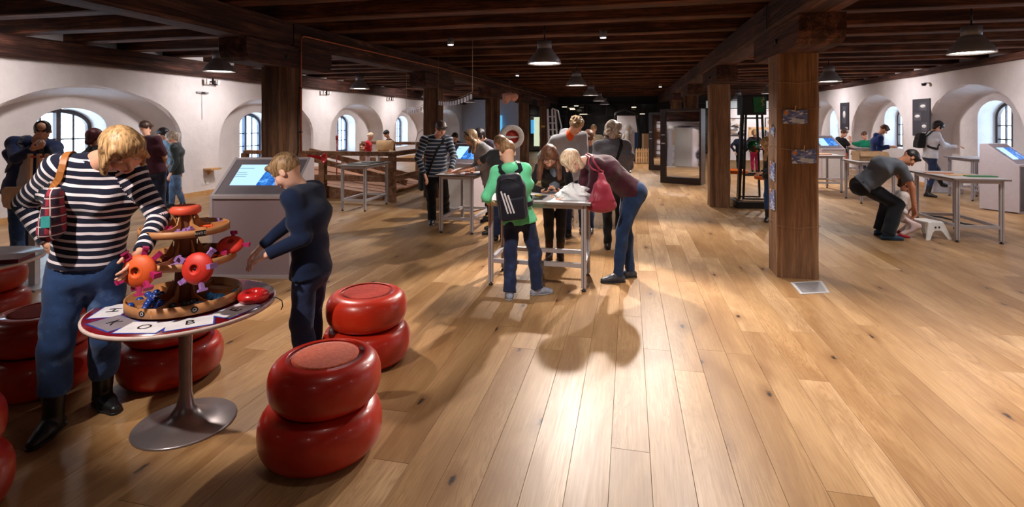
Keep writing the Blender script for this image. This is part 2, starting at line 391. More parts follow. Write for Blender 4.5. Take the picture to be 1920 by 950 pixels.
# ---- walls with arched window niches
def arch_pts(c, w, zs, zt, z0=0.0, nj=3, na=20):
    p = [(c - w / 2, z0 + (zs - z0) * i / nj) for i in range(nj)]
    p += [(c - w / 2 * math.cos(PI * k / na), zs + (zt - zs) * math.sin(PI * k / na)) for k in range(na + 1)]
    p += [(c + w / 2, zs - (zs - z0) * (i + 1) / nj) for i in range(nj)]
    return p
def niche_wall(name, U, out, cells, H, spring, top, wnich, win_w, win_z, win_cols, depth=.5, reveal=.42, seed=0, wmat=None, first_win=1):
    m = MB(); rr = random.Random(seed)
    def strip(A, ua, B, ub, skip=()):
        n = len(A); vs = [(ua, a[0], a[1]) for a in A] + [(ub, b[0], b[1]) for b in B]
        m.add(vs, [(i, i + 1, n + i + 1, n + i) for i in range(n - 1) if i not in skip], False)
    for (c, y0, y1) in cells:
        A = [(a + (rr.uniform(-.02, .02) if 3 < i < 24 else 0), b + (rr.uniform(-.02, .02) if 3 < i < 24 else 0)) for i, (a, b) in enumerate(arch_pts(c, wnich, spring, top))]
        A2 = arch_pts(c, wnich - .07, spring, top - .04)
        B = arch_pts(c, wnich - .34, spring - .02, top - .2)
        nj, na = 3, 20
        O = [(y0, a[1]) for a in A[:nj + 1]] + [(a[0], H) for a in A[nj + 1:nj + na]] + [(y1, a[1]) for a in A[nj + na:]]
        strip(A, U, O, U, (nj, nj + na - 1))
        m.add([(U, A[nj][0], A[nj][1]), (U, y0, A[nj][1]), (U, y0, H), (U, A[nj + 1][0], H), (U, A[nj + 1][0], A[nj + 1][1])], [(0, 1, 2, 3, 4)])
        k = nj + na
        m.add([(U, A[k][0], A[k][1]), (U, y1, A[k][1]), (U, y1, H), (U, A[k - 1][0], H), (U, A[k - 1][0], A[k - 1][1])], [(0, 1, 2, 3, 4)])
        strip(A, U, A2, U + out * .05); strip(A2, U + out * .05, B, U + out * depth)
        Wp = arch_pts(c, win_w, win_z[1], win_z[2], win_z[0])
        strip(B, U + out * depth, Wp, U + out * depth)
        m.add([(U + out * depth, B[0][0], B[0][1]), (U + out * depth, B[-1][0], B[-1][1]), (U + out * depth, Wp[-1][0], Wp[-1][1]), (U + out * depth, Wp[0][0], Wp[0][1])], [(0, 1, 2, 3)])
        strip(Wp, U + out * depth, Wp, U + out * (depth + reveal))
        m.add([(U + out * depth, Wp[0][0], Wp[0][1]), (U + out * depth, Wp[-1][0], Wp[-1][1]), (U + out * (depth + reveal), Wp[-1][0], Wp[-1][1]), (U + out * (depth + reveal), Wp[0][0], Wp[0][1])], [(0, 1, 2, 3)])
        # outer skin so that light only enters at the window
    ys, ye = cells[0][1], cells[-1][2]
    m.box(U, U + out * 1.15, VB, ys, 0, H); 
    if ye < VF: m.box(U, U + out * 1.15, ye, VF, 0, H)
    o = m.build(name, PLASTER, kind='structure')
    # back skins around each window
    UO = U + out * (depth + reveal)
    for (c, y0, y1) in cells:
        Wp = arch_pts(c, win_w, win_z[1], win_z[2], win_z[0]); nj, na = 3, 20; m = MB()
        O = [(y0, a[1]) for a in Wp[:nj + 1]] + [(a[0], H + .3) for a in Wp[nj + 1:nj + na]] + [(y1, a[1]) for a in Wp[nj + na:]]
        n = len(Wp); m.add([(UO, a[0], a[1]) for a in Wp] + [(UO, b[0], b[1]) for b in O], [(i, i + 1, n + i + 1, n + i) for i in range(n - 1) if i not in (nj, nj + na - 1)])
        m.add([(UO, Wp[nj][0], Wp[nj][1]), (UO, y0, Wp[nj][1]), (UO, y0, H + .3), (UO, Wp[nj + 1][0], H + .3), (UO, *Wp[nj + 1])], [(0, 1, 2, 3, 4)])
        k = nj + na
        m.add([(UO, Wp[k][0], Wp[k][1]), (UO, y1, Wp[k][1]), (UO, y1, H + .3), (UO, Wp[k - 1][0], H + .3), (UO, *Wp[k - 1])], [(0, 1, 2, 3, 4)])
        m.box(UO, UO + out * .02, y0, y1, -.2, win_z[0])
        m.build('outer_masonry', PLASTER, o)
    # windows
    for i, (c, y0, y1) in enumerate(cells):
        u = UO - out * .04
        wp = arch_pts(c, win_w - .02, win_z[1], win_z[2] - .01, win_z[0] + .01)
        wi = arch_pts(c, win_w - .17, win_z[1], win_z[2] - .085, win_z[0] + .085)
        fm = wmat[i % len(wmat)]
        m = MB(); n = len(wp)
        def ring(Ao, Ai, ua, ub):
            n = len(Ao); vs = [(ua, *p) for p in Ao] + [(ua, *p) for p in Ai] + [(ub, *p) for p in Ao] + [(ub, *p) for p in Ai]
            f = []
            for k in range(n):
                k2 = (k + 1) % n
                f += [(k, k2, n + k2, n + k), (2 * n + k, 2 * n + k2, 3 * n + k2, 3 * n + k), (n + k, n + k2, 3 * n + k2, 3 * n + k), (k, k2, 2 * n + k2, 2 * n + k)]
            m.add(vs, f)
        ring(wp, wi, u - .035, u + .035)
        fr = m.build(f'window_{first_win + i}', fm, kind='structure')
        m = MB(); m.box(u - .045, u + .045, c - .04, c + .04, win_z[0] + .05, win_z[2] - .05); m.build('mullion', fm, fr)
        zi0, zi1 = win_z[0] + .085, win_z[1]
        zr = [zi0 + (zi1 + .12 - zi0) * k / 3 for k in (1, 2, 3)]
        for sgn in (-1, 1):
            ca, cb = sorted((c + sgn * .04, c + sgn * (win_w / 2 - .085)))
            cm = (ca + cb) / 2
            def ztop(yv):
                q = (yv - c) / (win_w / 2 - .085); return win_z[1] + (win_z[2] - .085 - win_z[1]) * math.sqrt(max(0, 1 - q * q))
            m = MB(); m.box(u - .018, u + .018, cm - .013, cm + .013, zi0, ztop(cm) + .01); m.build('glazing_bar', fm, fr)
            for z in zr[:2] if win_z[2] - win_z[0] < 1.35 else zr:
                if z < ztop(cb if sgn > 0 else ca) + .1:
                    m = MB(); m.box(u - .018, u + .018, ca, cb, z - .013, z + .013); m.build('glazing_bar', fm, fr)
            zz = [zi0] + zr[:2] if win_z[2] - win_z[0] < 1.35 else [zi0] + zr
            for (pa, pb) in ((ca, cm - .013), (cm + .013, cb)):
                for j, za in enumerate(zz):
                    zb = zz[j + 1] - .013 if j + 1 < len(zz) else None
                    t1, t2 = (zb, zb) if zb else (ztop(pa) + .01, ztop(pb) + .01)
                    if zb is None and min(t1, t2) <= za + .02: t1, t2 = max(t1, za + .02), max(t2, za + .02)
                    mm = MB(); mm.prism([(pa, za + .01), (pb, za + .01), (pb, t2), (pa, t1)], 'x', u - .004, u + .004); mm.build('pane', GLASS, fr)
    return o
BRW = plain('window_brown', (52, 32, 30), .5)
NVY = plain('window_slate', (52, 62, 84), .5)
cl = [7.55, 12.35, 17.0, 21.7, 26.4]
cells = [(c, (c - 2.35 if i else 5.35), min(c + 2.325, VF)) for i, c in enumerate(cl)]
cells = [(c, (cl[i - 1] + c) / 2 if i else 5.35, (c + cl[i + 1]) / 2 if i < 4 else VF) for i, c in enumerate(cl)]
niche_wall('wall_left', WL, -1, cells, 3.2, 1.25, 2.3, 3.75, 1.24, (.55, 1.55, 1.9), 2, .5, .42, 3, [BRW, NVY, NVY, NVY, NVY], 1)
cr = [9.1, 13.65, 18.2, 22.8, 27.3]
cells = [(c, (cr[i - 1] + c) / 2 if i else 6.8, (c + cr[i + 1]) / 2 if i < 4 else VF) for i, c in enumerate(cr)]
niche_wall('wall_right', WR, 1, cells, 3.2, 1.25, 2.5, 3.5, 1.15, (.85, 1.75, 2.12), 2, .5, .42, 5, [BRW, BRW, BRW, NVY, NVY], 6)
MB().box(WL - 1.2, WR + 1.2, VB - .3, VB, 0, 3.4).build('wall_back', PLASTER, kind='structure')
# far end: glazed black partition and white panels
ew = MB().box(WL - 1.2, WR + 1.2, VF, VF + .3, 0, 3.4).build('wall_front', plain('end_wall_dark', (20, 24, 26), .35), kind='structure')
MB().box(WL, -5.6, VF - .3, VF - .01, 0, 2.9).build('trim_1', plain('end_wall_grey', (176, 180, 196), .8, 0, .02, 1), kind='structure')
# skirting boards
sk = plain('skirting_oak', (196, 150, 98), .5)
for nm, U, o_, cs, hw in (('left', WL, 1, cl, 1.875), ('right', WR, -1, cr, 1.75)):
    m = MB(); ed = [VB] + sum([[c - hw, c + hw] for c in cs], []) + [VF]
    for a, b in zip(ed[::2], ed[1::2]):
        if b - a > .05: m.box(U + o_ * .002, U + o_ * .022, a, b, 0, .09)
    for c in cs: m.box(U - o_ * .49, U - o_ * .47, c - hw + .2, c + hw - .2, 0, .09)
    m.build('baseboard_' + nm, sk, kind='structure')
# ================================================================== PILLARS
def column(x, y, w, mat, label, grp=None, hgt=2.37, cor=1.8):
    t = thing('timber_pillar', label, 'pillar', (x, y, 0), 0)
    r_ = random.Random(int(x * 10 + y * 7)); m = MB(); n = 9; vs = []; fs = []; h = w / 2; c = .025
    for i in range(n + 1):
        z = hgt * i / n; a = [r_.uniform(-.006, .006) for _ in range(8)]
        vs += [(-h + a[0], -h + c, z), (-h + c, -h + a[1], z), (h - c, -h + a[2], z), (h + a[3], -h + c, z), (h + a[4], h - c, z), (h - c, h + a[5], z), (-h + c, h + a[6], z), (-h + a[7], h - c, z)]
    for i in range(n):
        for k in range(8): fs.append((i * 8 + k, i * 8 + (k + 1) % 8, (i + 1) * 8 + (k + 1) % 8, (i + 1) * 8 + k))
    fs += [tuple(range(8)), tuple(n * 8 + k for k in range(8))]
    m.add(vs, fs).build('shaft', mat, t)
    L = cor / 2; z0, z1 = hgt, 2.655
    prof = [(-L, z1), (-L, z0 + .12), (-L + .03, z0 + .05), (-L + .10, z0 + .01), (-L + .2, z0), (L - .2, z0), (L - .10, z0 + .01), (L - .03, z0 + .05), (L, z0 + .12), (L, z1)]
    m = MB(); m.prism(prof, 'x', -w * .5, w * .5); m.build('corbel', BEAM, t)
    m = MB(); m.tube([(-w / 2 - .02, -.16, 2.5), (-w / 2, -.16, 2.5)], .028, 6); m.tube([(w / 2, -.16, 2.5), (w / 2 + .02, -.16, 2.5)], .028, 6); m.build('bolt', DKMET, t)
    return t
P1 = column(1.735, 6.22, .40, POST2, 'pale squared timber pillar with postcards pegged to it', None)
column(1.71, 10.88, .37, POST2, 'timber pillar with a black soot stain, beside the black tower exhibit')
column(1.70, 15.55, .36, POST, 'dark timber pillar right behind the big framed mirror')
column(1.69, 20.3, .36, POST, 'dark pillar of the right row, well beyond the big mirror')
L1 = column(-4.58, 6.21, .38, POST, 'massive dark pillar behind the grey kiosk, copper pipe on its side')
column(-4.22, 10.88, .35, POST, 'dark timber pillar directly behind the man in the striped sweater')
column(-4.10, 15.55, .38, POST, 'dark pillar just left of the white ring machine')
column(-4.06, 20.2, .36, POST, 'dark pillar just right of the white ring machine')
column(-4.02, 24.9, .36, POST, 'farthest left-row pillar, bearing a small yellow sign')
t = tag(MB().box(-.09, .09, -.006, .006, -.045, .045, bev=.003).build('sign', plain('sign_yellow', (214, 160, 60), .5)), 'small yellow sign on the farthest left-row pillar', 'sign'); t.location = (-4.02, 24.71, 1.42)
# iron strap on the beam above the near right pillar
t = tag(MB().box(-.004, .004, -.02, .02, 2.67, 2.96).build('iron_strap', DKMET), 'black iron strap on the beam above the near right pillar', 'strap'); t.location = (1.49, 6.3, 0)

# copper speaking tube with red horn
t = thing('speaking_tube', 'thin copper pipe running up the dark pillar and along the beam', 'pipe', (-4.36, 6.31, 0))
MB().tube([(0.0, 0, 1.24), (0, 0, 2.78), (.005, .03, 2.81), (.02, .08, 2.82), (.38, 4.4, 2.81), (.62, 17.6, 2.80)], .011, 8).build('pipe', COPPER, t)
MB().tube([(0, 0, 1.25), (.02, 0, 1.21), (.06, 0, 1.195), (.11, 0, 1.19)], .012, 8).build('elbow', COPPER, t)
prof = [(.014, 0), (.018, .08), (.026, .17), (.045, .22), (.07, .245), (.066, .248), (.04, .225), (.02, .18)]
h = MB().lathe(prof, 20, M=Tm((.11, 0, 1.19), 0, 0, R(97))).build('horn', plain('horn_red', (176, 26, 34), .25, coat=.5), t, label='flared red horn')
for z in (1.5, 2.1, 2.6): MB().box(-.016, .016, -.02, .016, z, z + .015).build('pipe_clip', DKMET, t)

# postcards on the near right pillar
def print_mat(name, bgc, inks, scale=22, seed=0):
    if name in MATS: return MATS[name]
    N = NT(name); v = N.map(N.obj(), (scale, scale, scale * 2.2), (seed, seed * 2, 0))
    vo = N.n('ShaderNodeTexVoronoi', i={'Vector': v, 'Scale': 1.0}); sep = N.n('ShaderNodeSeparateColor', i={0: vo.outputs['Color']}).outputs[0]
    st = [(0, lin(bgc))]
    for k, c in enumerate(inks): st.append((.35 + .6 * k / max(1, len(inks)), lin(c)))
    N.set(col=N.ramp(sep, st, 'CONSTANT'), rough=.5); MATS[name] = N.m; return N.m
CARD = print_mat('postcard_print', (104, 122, 186), [(84, 100, 160), (150, 164, 210), (204, 212, 232)], 26)
TWINE = plain('twine', (170, 140, 110), .8)
def postcard(loc, rz, label, tilt=0.0, w=.235, h=.145):
    t = thing('postcard', label, 'postcard', loc, rz, 'postcards pegged to the pillar')
    MB().box(-w / 2, w / 2, -.003, .003, -h / 2, h / 2, M=Tm(ry=tilt)).build('card', CARD, t)
    MB().box(-.012, w / 2 - .03, -.0045, -.003, -h / 2 + .012, -h / 2 + .05, M=Tm(ry=tilt)).build('caption_band', plain('card_pale', (190, 204, 226), .5), t)
    MB().box(-w / 2 + .012, -w / 2 + .05, -.0045, -.003, h / 2 - .05, h / 2 - .012, M=Tm(ry=tilt)).build('stamp', plain('card_orange', (220, 140, 70), .5), t)
    m = MB(); m.bar((-.006, -.008, h / 2 - .02), (.004, -.008, h / 2 + .045), .008, .008); m.build('clothes_peg', PINE, t)
postcard((1.70, 6.012, 1.70), 0, 'blue postcard pegged highest on the front of the pale pillar', .02)
postcard((1.785, 6.012, 1.285), 0, 'blue postcard pegged lower on the front of the pale pillar', -.03)
postcard((1.527, 6.2, 1.56), R(-90), 'small white card pegged high on the left face of the pillar', .35, .17, .1)
postcard((1.527, 6.2, 1.11), R(-90), 'blue card pegged at hip height on the left face of the pillar', .05, .2, .2)
postcard((1.527, 6.2, .80), R(-90), 'pale card pegged lowest on the left face of the pillar', -.05, .2, .22)
for k, (z, lb) in enumerate(((2.07, 'topmost twine tied round the pale pillar'), (1.79, 'twine holding the upper postcard round the pale pillar'), (1.37, 'twine holding the lower postcard round the pale pillar'), (.55, 'slack twine tied round the foot of the pale pillar'))):
    q = .208; pts = [(-q, -q, z), (0, -q, z - .02), (q, -q, z + .01), (q, q, z), (-q, q, z - .02), (-q, 0, z + .03), (-q, -q, z)]
    o = tag(MB().tube(pts, .0022, 5).build('twine', TWINE), lb, 'string', 'twines round the pillar'); o.location = (1.735, 6.22, 0)
m = MB(); a = [G(1482, 530), G(1541, 527), G(1556, 549), G(1501, 552)]
m.prism([(p.x, p.y) for p in a], 'z', .0005, .006)
c_ = [sum((Vector((p.x, p.y, 0)) for p in a), Vector()) / 4 + (Vector((p.x, p.y, 0)) - sum((Vector((q.x, q.y, 0)) for q in a), Vector()) / 4) * .82 for p in a]
t = thing('floor_mat', 'small grey film sheet lying at the foot of the pale pillar', 'mat')
m.build('border', plain('film_edge', (190, 190, 194), .4), t)
MB().prism([(p.x, p.y) for p in c_], 'z', .006, .007).build('sheet', plain('film_grey', (132, 130, 134), .3), t)

# ================================================================== CEILING LAMPS
def pendant():
    t = thing('pendant_lamp', '', 'lamp')
    k = 1.0; prof = [(.098, .215), (.118, .205), (.135, .17), (.175, .12), (.212, .075), (.236, .03), (.245, 0), (.243, -.004), (.232, 0), (.222, .03), (.198, .075), (.16, .12), (.12, .16), (.09, .19)]
    MB().lathe(prof, 36).build('shade', LAMPG, t)
    MB().lathe([(.0, .018), (.226, .018), (.226, .024), (0, .024)], 36).build('diffuser', BULB, t)
    MB().lathe([(.105, .195), (.105, .33), (.0, .33)], 28).build('housing', plain('lamp_housing', (126, 124, 130), .45, .2, .04), t)
    MB().tube([(0, 0, .33), (0, 0, .70)], .012, 8).build('stem', DKMET, t)
    return t
pd = pendant(); first = True
def hang(x, y, label, z=2.49):
    global first
    o = pd if first else copy_tree(pd); first = False
    o.location = (x, y, z); o['label'] = label; o['group'] = 'grey bell-shaped pendant lamps'
    lamp('SPOT', 'pendant_light', (x, y, z + .01), 130, (1, .93, .86), (0, 0, 0), spot_size=R(150), spot_blend=.6, shadow_soft_size=.2)
for i, (y, lb) in enumerate(((7.5, 'grey bell lamp over the middle aisle, largest and nearest of its row'), (12.2, 'second grey bell lamp over the middle aisle'), (16.9, 'third grey bell lamp over the middle aisle, above the curly-haired man'), (21.6, 'fourth grey bell lamp receding down the middle aisle'), (26.3, 'farthest small bell lamp of the middle aisle'))):
    hang(-1.2, y, lb)
for y, lb in ((7.5, 'grey bell lamp hanging left of the massive dark pillar'), (12.2, 'grey bell lamp over the left aisle above the wooden railing'), (16.9, 'small bell lamp right of the second left pillar'), (21.6, 'tiny bell lamp at the end of the left aisle')):
    hang(-6.73, y, lb)
for y, lb in ((7.5, 'large grey bell lamp at the top right corner'), (12.2, 'grey bell lamp right of the pale pillar'), (16.9, 'bell lamp half hidden left of the pale pillar'), (21.6, 'farthest bell lamp of the right aisle')):
    hang(4.1, y, lb)
def downlight(px, py, label):
    z = 2.87; g = G(px, py, z); t = thing('spotlight_fitting', label, 'spotlight', (g.x, g.y, z), 0, 'small ceiling spotlights')
    MB().lathe([(.045, 0), (.05, .01), (.05, .11), (.0, .11)], 16).build('can', LAMPG, t)
    MB().lathe([(0, -.001), (.04, -.001), (.04, .004), (0, .004)], 16).build('lens', glow('spot_glow', (244, 236, 255), 60), t)
    MB().tube([(0, 0, .11), (0, 0, .13)], .01, 6).build('stem', DKMET, t)
for px, py, lb in ((845, 84, 'bright little spotlight left of the nearest middle bell lamp'), (1131, 71, 'bright little spotlight right of the nearest middle bell lamp'), (970, 142, 'little spotlight near the copper pipe over the middle aisle'), (1238, 163, 'little spotlight at the right beam, far down the aisle')):
    downlight(px, py, lb)
def wall_fixture(y, label, z=2.56):
    t = thing('wall_spot_bracket', label, 'spotlight', (WL + .12, y, z), 0, 'twin wall spotlights')
    m = MB(); m.bar((0, 0, -.06), (0, 0, .08), .03, .03); m.bar((0, -.16, -.06), (0, .16, -.06), .02, .02); m.bar((-.12, 0, .0), (0, 0, .0), .03, .03); m.build('bracket', DKMET, t)
    for s in (-.16, .16):
        MB().tube([(0, s, -.07), (.02, s, .05)], .035, 12).build('spot_head', LAMPIN, t)
for y, lb in ((10.15, 'twin spotlight bracket on the wall between the first two left arches'), (14.75, 'twin spotlight bracket between the second and third left arches'), (19.35, 'twin spotlight bracket between the third and fourth left arches')): wall_fixture(y, lb)
t = thing('wall_sensor', 'flat grey sensor bar on the wall with a cable hanging below', 'sensor', (WL, 9.95, 2.30))
MB().box(.0, .05, -.16, .16, -.02, .02, bev=.006).build('bar', LAMPG, t); MB().box(.05, .06, -.05, .05, -.016, .016).build('lens', BLACK, t); MB().tube([(.01, 0, -.02), (.01, .01, -.6)], .004, 5).build('cable', LAMPG, t)
t = thing('security_camera', 'small dome camera on the right wall above the posters', 'camera', (WR - .0, 15.2, 2.62))
MB().box(-.12, 0, -.02, .02, -.01, .02).build('arm', WHITEP, t); MB().lathe([(.0, -.07), (.04, -.06), (.055, -.03), (.055, .0), (0, .0)], 16, (-.12, 0, 0)).build('dome', DKMET, t)

# ================================================================== WORK TABLES
def alu_post(m, m2, a, b, w=.045):
    m.bar(a, b, w, w)
def work_table(x, y, w, d, label, h=.87, rz=0.0, lev=.24, bar='H', shelf=False):
    t = thing('work_table', label, 'table', (x, y, 0), rz, 'aluminium-framed work tables')
    p = .046
    MB().box(-w / 2 - .05, w / 2 + .05, -d / 2 - .05, d / 2 + .05, h - .028, h, bev=.004).build('table_top', TOPGREY, t)
    m = MB(); e = .052
    for s in (-1, 1):
        m.box(-w / 2 - e, w / 2 + e, s * (d / 2 + .050) - .002, s * (d / 2 + .050) + .002, h - .026, h - .003); m.box(s * (w / 2 + .050) - .002, s * (w / 2 + .050) + .002, -d / 2 - e, d / 2 + e, h - .026, h - .003)
    m.build('edge_band', EDGE, t)
    for sx in (-1, 1):
        for sy in (-1, 1):
            cx, cy = sx * (w / 2 - p / 2), sy * (d / 2 - p / 2)
            l = MB().box(cx - p / 2, cx + p / 2, cy - p / 2, cy + p / 2, .035, h - .028, bev=.004).build('leg', ALU, t)
            g = MB()
            for s in (-1, 1):
                g.box(cx - .005, cx + .005, cy + s * p / 2 - .001, cy + s * p / 2 + .001, .04, h - .03); g.box(cx + s * p / 2 - .001, cx + s * p / 2 + .001, cy - .005, cy + .005, .04, h - .03)
            g.build('groove', ALU2, l)
            MB().lathe([(.022, 0), (.024, .012), (.01, .02), (.01, .036)], 14, (cx, cy, 0)).build('foot', BLACK, l)
    q = .04
    for s in (-1, 1):
        MB().box(-w / 2 + p, w / 2 - p, s * (d / 2 - p / 2) - q / 2, s * (d / 2 - p / 2) + q / 2, h - .07, h - .03).build('apron', ALU, t)
        MB().box(s * (w / 2 - p / 2) - q / 2, s * (w / 2 - p / 2) + q / 2, -d / 2 + p, d / 2 - p, h - .07, h - .03).build('apron', ALU, t)
        if bar == 'H': MB().box(s * (w / 2 - p / 2) - q / 2, s * (w / 2 - p / 2) + q / 2, -d / 2 + p, d / 2 - p, lev - .02, lev + .02).build('crossbar', ALU, t)
        elif bar == 'F' or (bar == 'X'):
            MB().box(-w / 2 + p, w / 2 - p, s * (d / 2 - p / 2) - q / 2, s * (d / 2 - p / 2) + q / 2, lev - .02, lev + .02).build('crossbar', ALU, t)
            if bar == 'X': MB().box(s * (w / 2 - p / 2) - q / 2, s * (w / 2 - p / 2) + q / 2, -d / 2 + p, d / 2 - p, lev - .02, lev + .02).build('crossbar', ALU, t)
    if bar == 'H': MB().box(-w / 2 + p, w / 2 - p, -q / 2, q / 2, lev - .02, lev + .02).build('crossbar', ALU, t)
    return t
work_table(-.90, 5.38, .98, .58, 'aluminium work table in the centre between the green-hooded boy and the women', .87, 0, .25, 'X')
work_table(-2.49, 7.85, .52, 1.06, 'narrow aluminium table with orange pieces, before the man in the striped sweater', .87, 0, .22, 'X')
work_table(-4.97, 9.22, .50, .92, 'aluminium table with a dark tray, standing by the wooden railing', .85, 0, .2, 'X')
work_table(4.64, 8.84, .56, 1.08, 'aluminium table at the right with a green board, before the step stool', .88, 0, .22, 'X')
work_table(7.22, 13.1, .56, .85, 'work table in the arch, under the hand of the woman with the backpack', .88, 0, .22, 'X')
work_table(4.56, 14.0, .56, .95, 'work table with flat wooden pieces just right of the pale pillar', .86, 0, .22, 'X')
work_table(4.85, 12.2, .62, .8, 'work table carrying the cardboard box behind the bending man', .84, 0, .22, 'F')
work_table(6.76, 17.75, .34, .7, 'distant work table where the person in green stands', .87, 0, .22, 'F')
work_table(-.50, 8.75, .95, .58, 'work table hidden behind the central group', .87, 0, .25, 'X')
def flat(name, mat, poly, z0, z1, label, cat, group=None, bev=0):
    return tag(MB().prism(poly, 'z', z0, z1).build(name, mat), label, cat, group)
def slab(name, x, y, z, w, d, h, rz, mat, label, cat, group=None, bev=.002):
    o = tag(MB().box(-w / 2, w / 2, -d / 2, d / 2, 0, h, bev=min(bev, h / 3)).build(name, mat), label, cat, group); o.location = (x, y, z + .0005); o.rotation_euler.z = rz; return o
# things on the tables
slab('tray', -4.97, 9.05, .85, .42, .3, .012, .1, BLACK, 'flat black tray on the table by the railing', 'tray')
slab('tray', -4.93, 9.45, .85, .36, .26, .014, -.2, DKMET, 'second dark tray, at the far end of the railing table', 'tray')
slab('wooden_board', 4.62, 8.75, .88, .34, .12, .012, .35, PINE, 'pale wooden piece on the right table beside the green board', 'board')
slab('wooden_board', 4.50, 9.0, .88, .34, .10, .012, -.2, plain('copper_wood', (196, 120, 84), .5), 'reddish wooden piece at the back of the right table', 'board')
slab('green_board', 4.80, 8.58, .88, .36, .13, .014, .12, plain('board_green', (44, 120, 66), .4), 'dark green board on the front of the right table', 'board')
slab('wooden_board', 4.5, 13.9, .86, .42, .18, .012, .1, plain('copper_wood', (196, 120, 84), .5), 'flat reddish wooden pieces on the table by the pale pillar', 'board')
slab('wooden_board', 4.6, 14.2, .86, .4, .14, .014, -.2, PINE, 'pale wooden strip on the table by the pale pillar', 'board')
t = thing('cardboard_box', 'brown cardboard box on the table behind the bending man', 'box', (4.88, 12.25, .841))
KRAFT = plain('cardboard', (172, 138, 104), .8)
m = MB(); w_, d_, h_ = .52, .4, .19
m.box(-w_ / 2, w_ / 2, -d_ / 2, -d_ / 2 + .005, 0, h_); m.box(-w_ / 2, w_ / 2, d_ / 2 - .005, d_ / 2, 0, h_); m.box(-w_ / 2, -w_ / 2 + .005, -d_ / 2, d_ / 2, 0, h_); m.box(w_ / 2 - .005, w_ / 2, -d_ / 2, d_ / 2, 0, h_); m.box(-w_ / 2, w_ / 2, -d_ / 2, d_ / 2, 0, .005)
m.build('carton', KRAFT, t)
for s in (-1, 1): MB().bar((0, s * (d_ / 2), h_), (0, s * (d_ / 2 + .05), h_ - .09), w_, .004, (0, s, 0)).build('flap', KRAFT, t)
r_ = random.Random(5)
for i in range(11):
    a = r_.uniform(0, 6.28); o = slab('puzzle_piece', -2.5 + r_.uniform(-.18, .18), 7.6 + r_.uniform(-.2, .22), .87 + .001 * i, r_.uniform(.06, .12), .035, .014, a, ORG if i % 3 else PINE, 'small orange puzzle piece scattered on the narrow table' if i % 3 else 'small pale wooden puzzle piece scattered on the narrow table', 'puzzle piece', 'orange puzzle pieces on the narrow table' if i % 3 else 'pale puzzle pieces on the narrow table')
# centre table things
slab('tablet_tray', -1.02, 5.28, .87, .36, .24, .012, -.05, BLACK, 'thin black tray on the central table before the long-haired girl', 'tray')
for i, (dx, dy, c) in enumerate(((-.1, .02, ORG), (.02, -.05, ORG), (-.04, .07, REDP), (.1, .05, plain('piece_yellow', (230, 180, 60), .5)))):
    slab('puzzle_piece', -1.02 + dx, 5.28 + dy, .884, .07, .03, .012, i * 1.1, c, ('orange piece at the left edge of the black tray', 'orange piece at the front of the black tray', 'red piece at the back of the black tray', 'yellow piece at the right of the black tray')[i], 'puzzle piece')
# crumpled white plastic bag
N = NT('thin_white_plastic'); N.set(col=(.88, .89, .93), rough=.3, nor=N.bump(N.noise(N.obj(), 22, 4, .7), .8, .02)); PBAG = N.m
m = MB(); r_ = random.Random(2); vs = []; fs = []; nu, nv = 28, 14
for i in range(nv + 1):
    for k in range(nu):
        a = 2 * PI * k / nu; t_ = i / nv; rr = math.sin(PI * (.5 + .5 * (1 - t_)) * .98 + .03)
        rr = math.cos(t_ * PI / 2) ** .6; w_ = 1 + .16 * math.sin(5 * a + 3 * t_ * 4) + .10 * math.sin(11 * a + 9 * t_) + r_.uniform(-.05, .05)
        vs.append((.17 * rr * w_ * math.cos(a), .12 * rr * w_ * math.sin(a), .13 * t_ ** .8 * (1 + .25 * math.sin(3 * a + 1)) * (1 + r_.uniform(-.05, .05))))
for i in range(nv):
    for k in range(nu): fs.append((i * nu + k, i * nu + (k + 1) % nu, (i + 1) * nu + (k + 1) % nu, (i + 1) * nu + k))
m.add(vs, fs, True); o = tag(m.build('plastic_bag', PBAG), 'crumpled white plastic bag on the right end of the central table', 'bag'); o.location = (-.55, 5.28, .873)

# ================================================================== RAILING
t = thing('wooden_railing', 'heavy wooden railing around the stair opening in the left aisle', 'railing')
RY0, RY1, RX0, RX1 = 10.0, 15.2, -8.3, -4.78
for (x, y) in ((-8.3, RY0), (-6.38, RY0), (RX1, RY0), (RX1, 12.6), (RX1, RY1), (-6.4, RY1), (-8.3, RY1)):
    MB().box(x - .065, x + .065, y - .065, y + .065, 0, .96, bev=.008).build('post', RAILW, t)
for z, hh in ((.98, .09), (.46, .12)):
    for y in (RY0, RY1): MB().box(RX0, RX1 + .08, y - (.07 if z > .9 else .03), y + (.07 if z > .9 else .03), z - hh / 2, z + hh / 2, bev=.01).build('handrail' if z > .9 else 'middle_rail', RAILW, t)
    MB().box(RX1 - (.07 if z > .9 else .03), RX1 + (.07 if z > .9 else .03), RY0 + .07, RY1 - .07, z - hh / 2, z + hh / 2, bev=.01).build('handrail' if z > .9 else 'middle_rail', RAILW, t)
for y in (10.9, 11.8): 
    MB().bar((-7.9, y, .92), (-5.0, y + .3, .25), .08, .12).build('brace', RAILW, t)
t = thing('wooden_ramp', 'low ramp of sloping reddish boards inside the railing', 'ramp')
for i in range(12):
    y = 10.25 + i * .3; m = MB(); m.bar((-8.1, y, .46 - .01 * (i % 3)), (-5.1, y, .10 + .008 * (i % 4)), .27, .03); m.build('board', plain('ramp_board', (178, 126, 98), .6, 0, .2, 4), t)
for y in (10.1, 13.7): MB().prism([(-8.15, 0), (-5.05, 0), (-5.05, .10), (-8.15, .5)], 'y', y, y + .04).build('side_board', RAILW, t)
